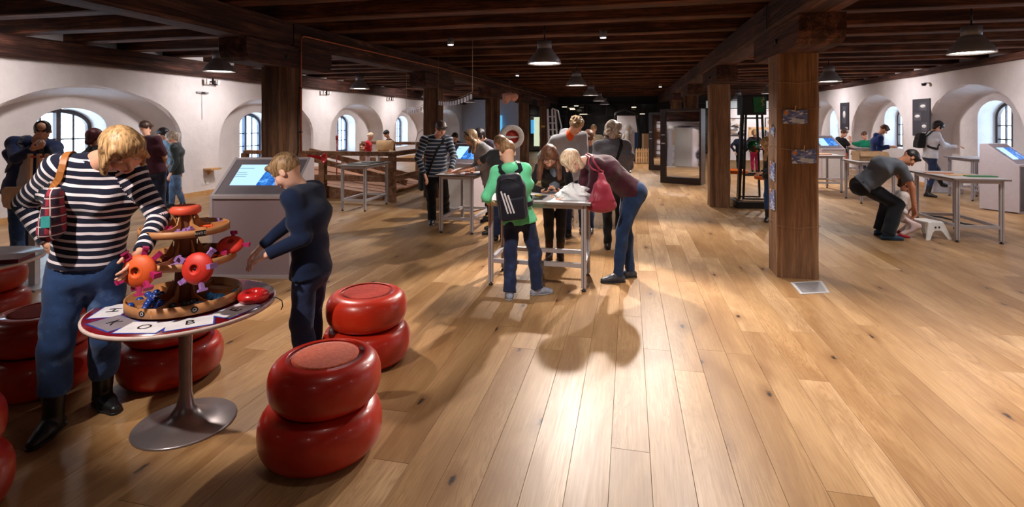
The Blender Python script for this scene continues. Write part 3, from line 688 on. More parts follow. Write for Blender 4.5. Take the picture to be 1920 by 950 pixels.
t = thing('red_pole', 'short thin red pole standing at the left end of the railing', 'pole', (-6.9, 11.4, 0)); MB().tube([(0, 0, 0.32), (0, 0, 1.22)], .014, 8).build('stick', plain('horn_red', (176, 26, 34), .25), t); MB().lathe([(.0, 1.2), (.03, 1.22), (.03, 1.3), (0, 1.33)], 12).build('cap', plain('horn_red', (176, 26, 34), .25), t)

# ================================================================== KIOSKS
N = NT('kiosk_screen'); u = N.obj(); sx_ = N.n('ShaderNodeSeparateXYZ', i={0: u})
nz = N.noise(u, 9, 5, .6, 1.5)
right = N.ramp(nz, [(.35, (.01, .05, .28)), (.55, (.03, .20, .62)), (.72, (.35, .62, .95))])
cc = N.mix(N.math('GREATER_THAN', sx_.outputs[0], N.math('MULTIPLY_ADD', sx_.outputs[1], .12, .0)), (.42, .66, .95), right)
N.set(col=(.02, .03, .06), rough=.2, em=cc, ems=1.1); SCREEN = N.m
def kiosk(x, y, rz, label, w=.87, d=.62, body=KGREY):
    t = thing('info_kiosk', label, 'kiosk', (x, y, 0), rz)
    # local: front at y=0 facing -y, back at y=d
    MB().box(-w / 2 + .03, w / 2 - .03, .02, d - .02, .03, .83).build('body', body, t)
    for s in (-1, 1):
        MB().prism([(0, 0.02), (d, 0.02), (d, 1.22), (d - .10, 1.24), (.06, .90), (0, .87)], 'x', s * w / 2 - .03 * (s > 0), s * w / 2 + .03 * (s < 0)).build('side_panel', KEDGE, t)
    MB().box(-w / 2 + .03, w / 2 - .03, -.012, .05, .835, .885, bev=.012).build('ledge', KEDGE, t)
    MB().box(-w / 2 + .03, w / 2 - .03, -.004, .03, .0, .035).build('plinth', KEDGE, t)
    a = math.atan2(.34, d - .16); L = math.hypot(.34, d - .16)
    M = Tm((0, .05, .885), 0, a)
    b = MB().box(-w / 2 + .03, w / 2 - .03, 0, L, -.03, 0, M=M).build('bezel', KDARK, t)
    sc_ = MB().box(-w / 2 + .13, w / 2 - .08, -.165, .165, .001, .006).build('screen', SCREEN, t); sc_.matrix_local = M @ Matrix.Translation((0, L / 2 + .01, 0))
    for k, wd in enumerate((.16, .1, .12, .12)):
        l = MB().box(-.30, -.30 + wd, .10 - k * .035 - (.03 if k else 0), .106 - k * .035 - (.03 if k else 0), .0065, .007).build('caption_line', plain('caption_blue', (60, 90, 150), .4), sc_)
    for i in range(0): pass
    MB().box(-w / 2 + .03, w / 2 - .03, d - .12, d - .0, 1.2, 1.235).build('top_cap', KEDGE, t)
    MB().box(-w / 2 + .03, w / 2 - .03, d - .02, d, .03, 1.2).build('back_panel', body, t)
    return t
g = G(470, None, 0, 5.50); kiosk(g.x, g.y, YAW, 'large grey touchscreen kiosk in front of the massive dark pillar')
kiosk(7.05, 11.25, YAW + .35, 'dark grey kiosk cut by the right edge of the picture', .62, .6, plain('kiosk_dark', (104, 100, 108), .5))
g = G(1552, None, 0, 15.8); kiosk(g.x - .15, g.y - .9, YAW + .2, 'small white kiosk with a blue screen by the far right arch', .8, .6, WHITEP)
g = G(858, None, 0, 9.7); kiosk(g.x, g.y, YAW - .5, 'white kiosk with a blue screen between the striped man and the woman in grey', .7, .55, WHITEP)

# ================================================================== CHEESE STOOLS
N = NT('cheese_wax'); o_ = N.obj(); rn = N.n('ShaderNodeObjectInfo').outputs['Random']
f = N.noise(o_, 3.5, 3); c = N.ramp(f, [(.3, lin((152, 22, 16))), (.7, lin((206, 44, 22)))])
sep = N.n('ShaderNodeSeparateXYZ', i={0: o_}).outputs[2]
c = N.mix(N.math('MULTIPLY', rn, .35), c, lin((214, 62, 24)))
N.set(col=c, rough=.34, spec=.5, coat=.25, nor=N.bump(N.noise(o_, 40, 3), .12, .004)); WAX = N.m
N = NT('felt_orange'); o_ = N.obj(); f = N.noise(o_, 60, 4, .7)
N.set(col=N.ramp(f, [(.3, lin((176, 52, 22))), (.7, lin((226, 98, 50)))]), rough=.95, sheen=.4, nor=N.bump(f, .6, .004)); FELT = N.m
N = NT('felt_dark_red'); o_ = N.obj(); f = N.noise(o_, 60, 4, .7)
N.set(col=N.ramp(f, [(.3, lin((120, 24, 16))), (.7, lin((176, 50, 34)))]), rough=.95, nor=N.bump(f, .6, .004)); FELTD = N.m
def wheel(r, h, dish=.006):
    p = [(0, 0.0)]; c = h * .48
    for k in range(0, 15):
        a = -PI / 2 + PI * k / 14; ca, sa = math.cos(a), math.sin(a)
        p.append((r - c * .95 + c * .95 * abs(ca) ** .75, h / 2 + h / 2 * math.copysign(abs(sa) ** .85, sa)))
    p += [(r * .66, h - .001), (r * .60, h - dish), (0, h - dish)]
    return MB().lathe(p, 56)
def stool(px, py, label, felt, dx=.03, r=.285, sc=1.0, dy=.0):
    g = G(px, py); t = thing('cheese_wheel_stool', label, 'stool', (g.x, g.y, 0), random.Random(int(px)).uniform(0, 3), 'red cheese-wheel stools')
    wheel(r * 1.05, .245).build('lower_wheel', WAX, t)
    u = wheel(r * .96, .225, .012).build('upper_wheel', WAX, t); u.location = (dx, dy, .243)
    f = MB().lathe([(0, .2145), (r * .56, .2145), (r * .57, .2225), (r * .5, .2245), (0, .225)], 40).build('cushion', felt, t); f.location = (dx, dy, .243)
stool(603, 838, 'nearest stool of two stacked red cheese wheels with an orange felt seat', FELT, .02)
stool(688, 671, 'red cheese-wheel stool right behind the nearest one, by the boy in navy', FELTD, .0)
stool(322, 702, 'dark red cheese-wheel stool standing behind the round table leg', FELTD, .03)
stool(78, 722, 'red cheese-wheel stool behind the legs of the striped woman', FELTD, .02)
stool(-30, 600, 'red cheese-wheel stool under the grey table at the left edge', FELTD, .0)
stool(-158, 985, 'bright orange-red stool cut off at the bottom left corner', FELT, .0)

# ================================================================== ROUND TABLES AND TRAY TOWER
STEEL = plain('brushed_base', (150, 140, 142), .32, .7, .06)
N = NT('table_red_top'); N.set(col=N.ramp(N.noise(N.obj(), 4, 2), [(.3, lin((112, 14, 26))), (.7, lin((140, 22, 34)))]), rough=.22, coat=.4); REDTOP = N.m
def round_table(g, label, top=REDTOP, h=.655, r=.455):
    t = thing('round_table', label, 'table', (g.x, g.y, 0), YAW)
    MB().lathe([(0, h - .030), (r - .03, h - .030), (r - .004, h - .022), (r, h - .006), (r - .004, h - .002), (0, h - .002)], 64).build('table_top', plain('table_rim', (214, 190, 182), .45), t)
    MB().lathe([(0, h - .0022), (r - .012, h - .0022), (r - .012, h), (0, h)], 64).build('top_surface', top, t)
    MB().lathe([(.25, 0), (.252, .006), (.245, .012), (.16, .022), (.08, .05), (.045, .10), (.032, .17), (.030, .3), (.034, .5), (.045, .60), (.06, h - .03)], 40).build('pedestal', STEEL, t)
    return t
TG = G(348, None, 0, 2.865); TT = .6555
round_table(TG, 'round red-topped table on a steel tulip foot, bearing the tray tower')
g = G(-70, None, 0, 3.75); round_table(g, 'grey round table cut by the left edge, behind the striped woman', plain('grey_top', (150, 140, 146), .35))
slab('book', g.x + .32, g.y + .05, .656, .26, .2, .03, .5, plain('maroon_cover', (96, 22, 38), .4), 'dark maroon book on the grey round table at the left', 'book')
# printed cards on the table top
CARDW = plain('card_white', (232, 230, 236), .5); CARDB = plain('card_blue', (44, 72, 172), .4); CARDG = plain('card_shade', (140, 130, 140), .5); INK = plain('ink_black', (20, 18, 22), .6)
def table_card(a, rr, rz, w, d, letter, label, col=CARDW, border=CARDB, z=0):
    t = thing('paper_card', label, 'card', (TG.x + rr * math.cos(a), TG.y + rr * math.sin(a), TT + z), rz, 'printed cards on the round table')
    MB().box(-w / 2, w / 2, -d / 2, d / 2, 0, .0012).build('card_edge', border, t)
    MB().box(-w / 2 + .007, w / 2 - .007, -d / 2 + .007, d / 2 - .007, .0012, .0020).build('card_face', col, t)
    if letter: text('letter', letter, .085, INK, t, Matrix.Translation((0, 0, .0026)))
for a, rr, lt, lb in ((-160, .33, 'H', 'white card with a black H at the left of the round table'), (-122, .335, 'K', 'greyish card with a letter at the front left of the round table'), (-88, .34, 'O', 'white card with a round letter O at the front of the round table'), (-55, .345, 'B', 'white card with a B, front right of the round table'), (-18, .35, 'E', 'white card with a letter at the right of the round table')):
    a2 = YAW + R(a); table_card(a2, rr, a2 + PI / 2 + .12 * math.sin(a * 7), .215, .15, lt, lb, CARDG if lt == 'K' else CARDW, CARDB, .0004 * (rr * 100 % 3))
table_card(YAW + R(165), .36, .7, .16, .1, '', 'small green card at the left back of the round table', plain('card_green', (66, 160, 84), .5), plain('card_green', (66, 160, 84), .5), .003)

BLKL = plain('label_black', (24, 22, 24), .4); LWH = plain('label_white', (220, 214, 210), .5)
TW = thing('tray_tower', 'three-tier plywood tray tower with a red knob on the round table', 'display stand', (TG.x, TG.y, TT + .003), YAW)
def tier(z, r, rimh, label_angles, name, segs=48, sy=1.0, cx=0.0, wob=.0):
    c = (cx, 0, z)
    MB().lathe([(0, 0), (r, 0), (r, .006), (0, .006)], segs, c, sy=sy).build('tray_floor', TRAYD, TW)
    rim = MB().lathe([(r - .008, .004), (r, .0), (r + .003, 0), (r + .003, rimh), (r - .005, rimh), (r - .008, .01)], segs, c, sy=sy).build('tray_rim', TRAYW, TW)
    for a, tx, big in label_angles:
        aa = R(a); M = Matrix.Translation((cx + (r + .0035) * math.cos(aa), (r + .0035) * sy * math.sin(aa), z + rimh / 2)) @ Matrix.Rotation(aa + PI / 2, 4, 'Z') @ Matrix.Rotation(PI / 2, 4, 'X')
        w = .05 if len(tx) > 1 else .026
        if len(tx) > 1: m = MB().box(-w / 2, w / 2, -rimh * .42, rimh * .42, 0, .0015, M=M)
        else: m = MB().lathe([(0, 0), (.0165, 0), (.0165, .0015), (0, .0015)], 20, M=M)
        lb = m.build('rim_label', BLKL, TW); text('lettering', tx, .017 if len(tx) > 1 else .024, LWH, lb, M @ Matrix.Translation((0, 0, .0022)), .0004)
tier(.012, .272, .050, ((-100, 'O', 0), (-50, 'O', 0)), 'lower')
tier(.232, .245, .038, ((-102, 'B', 0), (-42, 'D', 0)), 'middle')
tier(.392, .212, .036, ((-112, 'ANTI B', 0), (-40, 'ANTI D', 0), (-172, 'A', 0)), 'upper')
core = [(.07, .0), (.062, .05), (.052, .12), (.05, .18), (.07, .225), (.085, .245)]
MB().lathe([(r, .018 + z) for r, z in core[:1]] + [(r, z + .008) for r, z in core[1:-1]] + [(.09, .231)], 24).build('core', TRAYD, TW)
MB().lathe([(.07, .238), (.055, .29), (.052, .34), (.075, .38), (.09, .391)], 24).build('core', TRAYD, TW)
MB().lathe([(.045, .398), (.036, .43), (.038, .465), (.05, .488)], 24).build('core', TRAYD, TW)
MB().lathe([(0, .488), (.062, .488), (.074, .496), (.076, .518), (.068, .531), (.05, .535), (.045, .531), (0, .531)], 36).build('knob', plain('knob_salmon', (232, 92, 66), .45), TW)
for a in (-90, -30, 30, 90, 150, 210):
    for z, r0, r1, hh in ((.018, .06, .275, .05), (.238, .06, .235, .042), (.398, .045, .202, .04)):
        ca, sa = math.cos(R(a)), math.sin(R(a)); n = Vector((-sa, ca, 0)) * .003
        pr = [(r0, z), (r1, z), (r1, z + .035), ((r0 + r1) / 2, z + .03), (r0 + .03, z + hh), (r0 * .95, z + hh + .07)]
        vs = [Vector((p[0] * ca, p[0] * sa, p[1])) + n * s for s in (-1, 1) for p in pr]; k = len(pr)
        MB().add(vs, [tuple(range(k)), tuple(range(k, 2 * k))] + [(i, (i + 1) % k, (i + 1) % k + k, i + k) for i in range(k)]).build('divider', TRAYW, TW)
def tray_piece(kind, a, r, z, mat, label, grp, s=1.0):
    ca, sa = math.cos(R(a) + YAW), math.sin(R(a) + YAW)
    if kind == 'ball': m = MB().lathe([(0, 0), (.012, .003), (.019, .012), (.019, .02), (.012, .03), (0, .034)], 14)
    elif kind == 'strip': m = MB().box(-.032, .032, -.006, .006, 0, .010, bev=.002)
    else:
        m = MB().box(-.016, .016, -.009, .009, 0, .016, bev=.003); m.box(-.007, .007, -.007, .007, .016, .026)
    o = tag(m.build({'ball': 'plastic_ball', 'strip': 'foam_strip', 'block': 'foam_block'}[kind], mat), label, 'game piece', grp)
    o.location = (TG.x + r * ca, TG.y + r * sa, TT + .003 + z); o.rotation_euler = (0, 0, r_.uniform(0, 6)); return o
r_ = random.Random(9); proto = {}
def fill(tierz, r0, r1, table, lab):
    for (a0, a1, kind, mat, n, cname) in table:
        for i in range(n):
            key = (kind, mat.name); a, r = r_.uniform(a0 + 8, a1 - 8), r_.uniform(r0, r1); z = tierz + (i // 6) * .012
            sec = {-90: 'front right', -30: 'right', -150: 'front left', 150: 'left', 30: 'rear right'}[a0]
            tray_piece(kind, a, r, z, mat, f'small {cname}, {sec} section of the {lab} tower tray', f'{cname}s in the {sec} section of the {lab} tray')
fill(.399, .09, .185, ((-90, -30, 'block', LILAC, 8, 'lilac foam block'), (-30, 30, 'strip', ORG, 7, 'orange foam strip'), (-150, -90, 'block', MAG, 8, 'magenta foam block'), (150, 210, 'strip', ORG, 8, 'orange foam strip'), (30, 90, 'block', LILAC, 7, 'lilac foam block')), 'top')
fill(.239, .10, .215, ((-90, -30, 'block', LILAC, 9, 'lilac foam block'), (-30, 30, 'strip', ORG, 8, 'orange foam strip'), (-150, -90, 'block', MAG, 10, 'magenta foam block')), 'middle')
fill(.019, .12, .25, ((-150, -90, 'ball', BLUEP, 12, 'dark blue plastic ball'), (-90, -30, 'ball', plain('ball_black', (34, 34, 42), .3), 8, 'black plastic ball'), (-30, 30, 'ball', plain('ball_blue2', (50, 130, 200), .35), 9, 'bright blue plastic ball'), (150, 210, 'ball', BLUEP, 8, 'dark blue plastic ball')), 'bottom')
def cell_model(px, py, D, r, body, pegm, label, nface, seed, pegs=9):
    g = G(px, py, D=D); t = thing('blood_cell_model', label, 'model', g, 0, 'foam blood-cell models on the tray tower')
    nf = Vector(nface).normalized(); q = nf.to_track_quat('Z', 'Y').to_matrix().to_4x4(); rr = random.Random(seed)
    p = [(0, -r * .42)] + [(r * math.cos(a), r * .45 * math.sin(a)) for a in [R(-80 + 12.3 * k) for k in range(14)]] + [(r * .45, r * .40), (r * .2, r * .34), (0, r * .33)]
    MB().lathe(p, 36, M=q).build('body', body, t)
    MB().lathe([(0, r * .34), (r * .09, r * .35), (r * .09, r * .33)], 12, M=q).build('hub', BLACK, t)
    for k in range(pegs):
        a = 2 * PI * k / pegs + rr.uniform(-.2, .2); e = rr.uniform(-.5, .5)
        d = Vector((math.cos(a) * math.cos(e), math.sin(a) * math.cos(e), math.sin(e) * .8)); 
        m = MB(); b = (q @ (d * r * .92)); c = (q @ (d * (r * 1.32)))
        m.bar(b, c, r * .22, r * .30); 
        m.bar(c, c + (c - b).normalized() * r * .14, r * .52, r * .30); m.build('peg', pegm, t)
    return t
cell_model(262, 508, 2.53, .080, ORG, MAG, 'orange foam cell with magenta pegs hanging left of the tower', (.25, -1, .1), 1, 9)
cell_model(250, 492, 2.62, .062, ORG, ORG, 'smaller orange cell with spikes behind the magenta-pegged one', (-.8, -.5, .4), 4, 7)
cell_model(371, 503, 2.57, .078, REDP, LILAC, 'red-orange foam cell with lilac pegs on the front of the tower', (.2, -1, .15), 2, 5)
cell_model(432, 459, 2.92, .068, REDP, MAG, 'red foam cell with magenta pegs at the right of the tower', (.3, -.5, 1), 3, 4)
g = G(488, 541, .70); t = thing('ring_cushion', 'shiny red ring lying at the right edge of the round table', 'ring', (TG.x + .34, TG.y + .11, TT + .004), 0)
MB().lathe([(.03, .02), (.035, .045), (.055, .055), (.075, .045), (.082, .025), (.075, .006), (.05, 0), (.035, .006), (.03, .02)], 30).build('ring', plain('ring_red', (198, 34, 34), .25, coat=.4), t)
t = thing('cable', 'thin black cable dangling from the right edge of the round table', 'cable', (TG.x + .40, TG.y + .12, TT + .003)); MB().tube([(-.06, 0, .004), (0, .03, .008), (.05, .04, .008), (.075, .05, -.01), (.08, .05, -.04), (.07, .05, -.06)], .003, 6).build('wire', BLACK, t)
# ================================================================== FIGURES (implicit surfaces -> meshes)
def V3(*a): return np.array(a, float)
def cone(a, b, ra, rb, n=None, s=1.0, fa=False, fb=False, k=.03, op='u', s0=0.0, s1=None, na=False):
    a, b = np.array(a, float), np.array(b, float)
    if s1 is None: s1 = s0 + np.linalg.norm(b - a)
    return dict(t='c', a=a, b=b, ra=ra, rb=rb, n=None if n is None else np.array(n, float) / np.linalg.norm(n), s=s, fa=fa, fb=fb, k=k, op=op, s0=s0, s1=s1, na=na)
def ell(c, r, M=None, k=.02, op='u', s0=0.0):
    return dict(t='e', c=np.array(c, float), r=np.array(r, float), M=np.eye(3) if M is None else np.array(M, float), k=k, op=op, s0=s0, s1=s0)
def rbox(c, r, M, rd, k=.02, op='u'): return dict(t='b', c=np.array(c, float), r=np.array(r, float), M=np.array(M, float), rd=rd, k=k, op=op, s0=0.0, s1=0.0)
def cut(p, n): return dict(t='p', p=np.array(p, float), n=np.array(n, float) / np.linalg.norm(n), op='i', k=.001)
def p_eval(q, P):
    if q['t'] == 'p': return (P - q['p']) @ q['n'], None
    if q['t'] == 'b':
        L = np.abs((P - q['c']) @ q['M']) - q['r'] + q['rd']; return np.linalg.norm(np.maximum(L, 0), axis=-1) + np.minimum(L.max(-1), 0) - q['rd'], np.zeros(len(P))
    if q['t'] == 'e':
        L = (P - q['c']) @ q['M']; k0 = np.linalg.norm(L / q['r'], axis=-1); k1 = np.linalg.norm(L / q['r'] ** 2, axis=-1) + 1e-9
        return k0 * (k0 - 1) / k1, np.zeros(len(P))
    ab = q['b'] - q['a']; L2 = ab @ ab + 1e-12; t = np.clip(((P - q['a']) @ ab) / L2, 0, 1)
    D = P - q['a'] - t[:, None] * ab
    if q['n'] is not None: D = D + ((D @ q['n']) * (1 / q['s'] - 1))[:, None] * q['n']
    d = np.linalg.norm(D, axis=-1) - (q['ra'] + (q['rb'] - q['ra']) * t)
    if q['fa']: d = np.maximum(d, -((P - q['a']) @ ab) / math.sqrt(L2))
    if q['fb']: d = np.maximum(d, ((P - q['b']) @ ab) / math.sqrt(L2))
    return d, t
def smin(a, b, k):
    h = np.clip(.5 + .5 * (b - a) / k, 0, 1); return b + (a - b) * h - k * h * (1 - h)
def p_box(q, m):
    if q['t'] in 'eb': e = np.abs(q['M']) @ q['r']; return q['c'] - e - m, q['c'] + e + m
    r = max(q['ra'], q['rb']) * max(1, q['s']) + m
    return np.minimum(q['a'], q['b']) - r, np.maximum(q['a'], q['b']) + r
def field(prims, P, wr=0.0, wf=1.0):
    F = np.full(len(P), 1.0)
    for q in prims:
        d, _ = p_eval(q, P)
        F = smin(F, d, q['k']) if q['op'] == 'u' else (-smin(-F, d, q['k']) if q['op'] == 's' else np.maximum(F, d))
    return F
def wrinkle(P, amp, fq):
    x, y, z = P[..., 0] * fq, P[..., 1] * fq, P[..., 2] * fq
    a = np.sin(z * 23 + 3.1 * np.sin(x * 9 + y * 7) + 1.3 * np.sin(z * 7 + x * 13)); b = np.sin(x * 19 - z * 15 + 2.2 * np.sin(y * 11 + z * 9))
    return amp * (.6 * a * np.abs(a) + .4 * b)
def mesh_sdf(name, groups, mat, parent, label=None):
    """groups: list of (prims, voxel, amp, freq, lo, hi) meshed on their own grids and joined in one mesh"""
    AV, AF, AS, base = [], [], [], 0
    for prims, h, amp, fq, lo, hi in groups:
        bs = [p_box(q, .012) for q in prims if q['op'] == 'u']
        l = np.min([b[0] for b in bs], 0) - h; u = np.max([b[1] for b in bs], 0) + h
        if lo is not None: l = np.maximum(l, lo)
        if hi is not None: u = np.minimum(u, hi)
        n = np.maximum(((u - l) / h).astype(int) + 2, 4)
        gx, gy, gz = [l[i] + h * np.arange(n[i]) for i in range(3)]
        F = np.full(n, .2)
        for q in prims:
            if q['op'] == 'i': i0, i1 = np.zeros(3, int), n
            else:
                b = p_box(q, q['k'] + 2 * h); i0 = np.clip(((b[0] - l) / h).astype(int), 0, n); i1 = np.clip(((b[1] - l) / h).astype(int) + 2, 0, n)
            if np.any(i1 <= i0): continue
            sl = tuple(slice(i0[i], i1[i]) for i in range(3)); X, Y, Z = np.meshgrid(gx[sl[0]], gy[sl[1]], gz[sl[2]], indexing='ij')
            P = np.stack([X.ravel(), Y.ravel(), Z.ravel()], 1); d, _ = p_eval(q, P); d = d.reshape(X.shape); f = F[sl]
            F[sl] = smin(f, d, q['k']) if q['op'] == 'u' else (-smin(-f, d, q['k']) if q['op'] == 's' else np.maximum(f, d))
        if amp:
            X, Y, Z = np.meshgrid(gx, gy, gz, indexing='ij'); F = F + (np.abs(F) < .05) * wrinkle(np.stack([X, Y, Z], -1), amp, fq)
        F[0], F[-1], F[:, 0], F[:, -1], F[:, :, 0], F[:, :, -1] = (.1,) * 6
        ins = F < 0; c = np.zeros(np.array(n) - 1, int)
        for dx in (0, 1):
            for dy in (0, 1):
                for dz in (0, 1): c += ins[dx:n[0] - 1 + dx, dy:n[1] - 1 + dy, dz:n[2] - 1 + dz]
        act = np.argwhere((c > 0) & (c < 8))
        if len(act) == 0: continue
        idx = -np.ones(np.array(n) - 1, int); idx[tuple(act.T)] = np.arange(len(act))
        cor = [(dx, dy, dz) for dx in (0, 1) for dy in (0, 1) for dz in (0, 1)]; val = [F[tuple((act + np.array(k)).T)] for k in cor]
        acc = np.zeros((len(act), 3)); cnt = np.zeros(len(act))
        for i in range(8):
            for j in range(i + 1, 8):
                dlt = np.array(cor[j]) - np.array(cor[i])
                if np.abs(dlt).sum() != 1: continue
                m = (val[i] < 0) != (val[j] < 0); t = val[i] / (val[i] - val[j] + 1e-12)
                acc[m] += (np.array(cor[i]) + t[m, None] * dlt); cnt[m] += 1
        V = l + h * (act + acc / cnt[:, None]); Q = []
        for ax in range(3):
            o1, o2 = [(1, 2), (2, 0), (0, 1)][ax]; sl0 = [slice(None)] * 3; sl1 = [slice(None)] * 3
            sl0[ax] = slice(0, -1); sl1[ax] = slice(1, None); A, B = ins[tuple(sl0)], ins[tuple(sl1)]
            e = np.argwhere(A != B); e = e[(e[:, o1] > 0) & (e[:, o2] > 0)]
            if not len(e): continue
            e = e[(e[:, o1] < n[o1] - 1) & (e[:, o2] < n[o2] - 1)]
            d1 = np.zeros(3, int); d1[o1] = 1; d2 = np.zeros(3, int); d2[o2] = 1
            q = np.stack([idx[tuple((e - d1 - d2).T)], idx[tuple((e - d2).T)], idx[tuple(e.T)], idx[tuple((e - d1).T)]], 1)
            fl_ = ~A[tuple(e.T)]; q[fl_] = q[fl_][:, ::-1]; Q.append(q[(q >= 0).all(1)])
        if not Q: continue
        Q = np.concatenate(Q)
        best = np.full(len(V), 1e9); sv = np.zeros(len(V)); ow = np.zeros(len(V), int); SV = []
        for q in prims:
            if q['op'] != 'u' or (q['t'] == 'e' and name == 'top') or q.get('na'): continue
            d, t = p_eval(q, V); s_ = (V - q['pj'][0]) @ q['pj'][1] if 'pj' in q else q['s0'] + (q['s1'] - q['s0']) * t; m = d < best; best[m] = d[m]; sv[m] = s_[m]; SV.append(s_); ow[m] = len(SV) - 1
        AV.append(V); AF.append(Q + base); SVa = np.array(SV); AS.append(SVa[ow[Q[:, 0]][:, None], Q].ravel()); base += len(V)
    if not AV: print('EMPTY', name, parent['label'] if parent and 'label' in parent else parent); return None
    V, Q, sv = np.concatenate(AV), np.concatenate(AF), np.concatenate(AS)
    me = bpy.data.meshes.new(name); me.vertices.add(len(V)); me.vertices.foreach_set('co', V.astype(np.float32).ravel())
    me.loops.add(len(Q) * 4); me.loops.foreach_set('vertex_index', Q.astype(np.int32).ravel())
    me.polygons.add(len(Q)); me.polygons.foreach_set('loop_start', np.arange(0, len(Q) * 4, 4, dtype=np.int32))
    me.polygons.foreach_set('use_smooth', np.ones(len(Q), bool)); me.update(calc_edges=True)
    a = me.attributes.new('s', 'FLOAT', 'CORNER'); a.data.foreach_set('value', sv.astype(np.float32))
    o = link(name, me, mat, parent)
    if label: o['label'] = label
    return o

def cloth(name, rgb, kind='plain', rgb2=None, period=.034, duty=.3, rough=.85, wid=0.0):
    if name in MATS: return MATS[name]
    N = NT(name); o = N.obj(); c = lin(rgb); f = N.noise(o, 7, 4, .6); fine = N.noise(o, 260, 2, .5)
    if kind == 'stripes':
        s = N.attr('s').outputs['Fac']; fr = N.math('FRACT', N.math('ADD', N.math('DIVIDE', s, period), N.math('MULTIPLY', N.noise(o, 5, 2), .5)))
        col = N.mix(N.math('LESS_THAN', fr, duty), c, lin(rgb2))
    elif kind == 'denim':
        col = N.ramp(f, [(.3, tuple(x * .6 for x in c)), (.55, c), (.75, lin(rgb2 or rgb))]); col = N.mix(N.ramp(fine, [(.4, (.25,) * 3), (.6, (0,) * 3)]), col, (.01, .015, .04))
    elif kind == 'knit':
        wv = N.noise(o, 120, 3, .7); col = N.ramp(wv, [(.35, tuple(x * .6 for x in c)), (.65, tuple(min(1, x * 1.25) for x in c))])
    else: col = N.ramp(f, [(.3, tuple(x * .8 for x in c)), (.7, tuple(min(1, x * 1.12) for x in c))])
    N.set(col=col, rough=rough, spec=.25, sheen=.15, nor=N.bump(N.math('ADD', f, N.math('MULTIPLY', fine, .25)), .35, .006)); MATS[name] = N.m; return N.m
def hairm(name, dark, light):
    if name in MATS: return MATS[name]
    N = NT(name); o = N.obj(); s = N.attr('s').outputs['Fac']
    a = N.noise(N.map(o, (1, 1, .12)), 90, 3, .6); b = N.noise(o, 12, 2)
    N.set(col=N.ramp(N.math('ADD', N.math('MULTIPLY', a, .75), N.math('MULTIPLY', b, .3)), [(.38, lin(dark)), (.62, lin(light))]), rough=.45, spec=.4, nor=N.bump(a, .7, .004)); MATS[name] = N.m; return N.m
def skinm(name, rgb):
    if name in MATS: return MATS[name]
    N = NT(name); c = lin(rgb); N.set(col=N.ramp(N.noise(N.obj(), 16, 3), [(.3, tuple(v * f for v, f in zip(c, (.93, .85, .82)))), (.7, c)]), rough=.5, spec=.35); MATS[name] = N.m; return N.m
SKIN = skinm('skin_fair', (226, 172, 146)); SKINP = skinm('skin_pale', (236, 190, 168)); SKINT = skinm('skin_tanned', (198, 140, 112))
EYEW = plain('eye_white', (226, 222, 220), .2, 0, .02); IRIS = plain('eye_iris', (46, 34, 28), .2, 0, .1); LIPS = plain('lips', (184, 98, 92), .45)

def unit(v): v = np.array(v, float); return v / (np.linalg.norm(v) + 1e-9)
def rotm(pitch, yaw, roll):
    return np.array(Matrix.Rotation(R(yaw), 3, 'Z') @ Matrix.Rotation(R(roll), 3, 'Y') @ Matrix.Rotation(R(-pitch), 3, 'X'))
def ik(A, T, l1, l2, pole):
    d = T - A; L = np.linalg.norm(d); u = d / L
    if L > (l1 + l2) * .995: L = (l1 + l2) * .995; T = A + u * L
    x = (l1 * l1 - l2 * l2 + L * L) / (2 * L); h = math.sqrt(max(0, l1 * l1 - x * x))
    p = np.array(pole, float); p = p - u * (p @ u); p = unit(p); return A + u * x + p * h, T
def hand_prims(w, d, n, side, hs, curl, rr=1.0):
    d = unit(d); n = unit(np.array(n) - d * (np.array(n) @ d)); s = np.cross(d, n) * (1 if side > 0 else -1); out = []
    for i, (o, L) in enumerate(((.030, .074), (.010, .084), (-.011, .078), (-.030, .060))):
        kn = w + d * (.088 - .004 * abs(i - 1)) * hs + s * o * hs; out.append(cone(w + d * .01 * hs + s * o * .55 * hs, kn, .0165 * hs, .0125 * hs, n=n, s=.85, k=.012 * hs))
        a = 0; p = kn; dd = d
        for j, fl_ in enumerate((.45, .30, .25)):
            a += curl * (.55, .75, .55)[j] * (1 + .12 * i); dd = unit(d * math.cos(a) + n * math.sin(a) + s * o * 1.2); q = p + dd * L * fl_ * hs
            out.append(cone(p, q, (.0092 - .0008 * j) * hs * rr, (.0086 - .0010 * j) * hs * rr, k=.004)); p = q
    b = w + d * .022 * hs + s * .020 * hs; c = b + unit(d * .55 + s * .75 + n * .35) * .042 * hs; e = c + unit(d * .85 + s * .25 + n * .4) * .032 * hs
    f = e + unit(d * .9 + n * .45) * .022 * hs
    out += [cone(b, c, .0155 * hs, .0115 * hs, k=.012), cone(c, e, .0108 * hs * rr, .0095 * hs * rr, k=.004), cone(e, f, .0093 * hs * rr, .0075 * hs * rr, k=.004)]
    return out
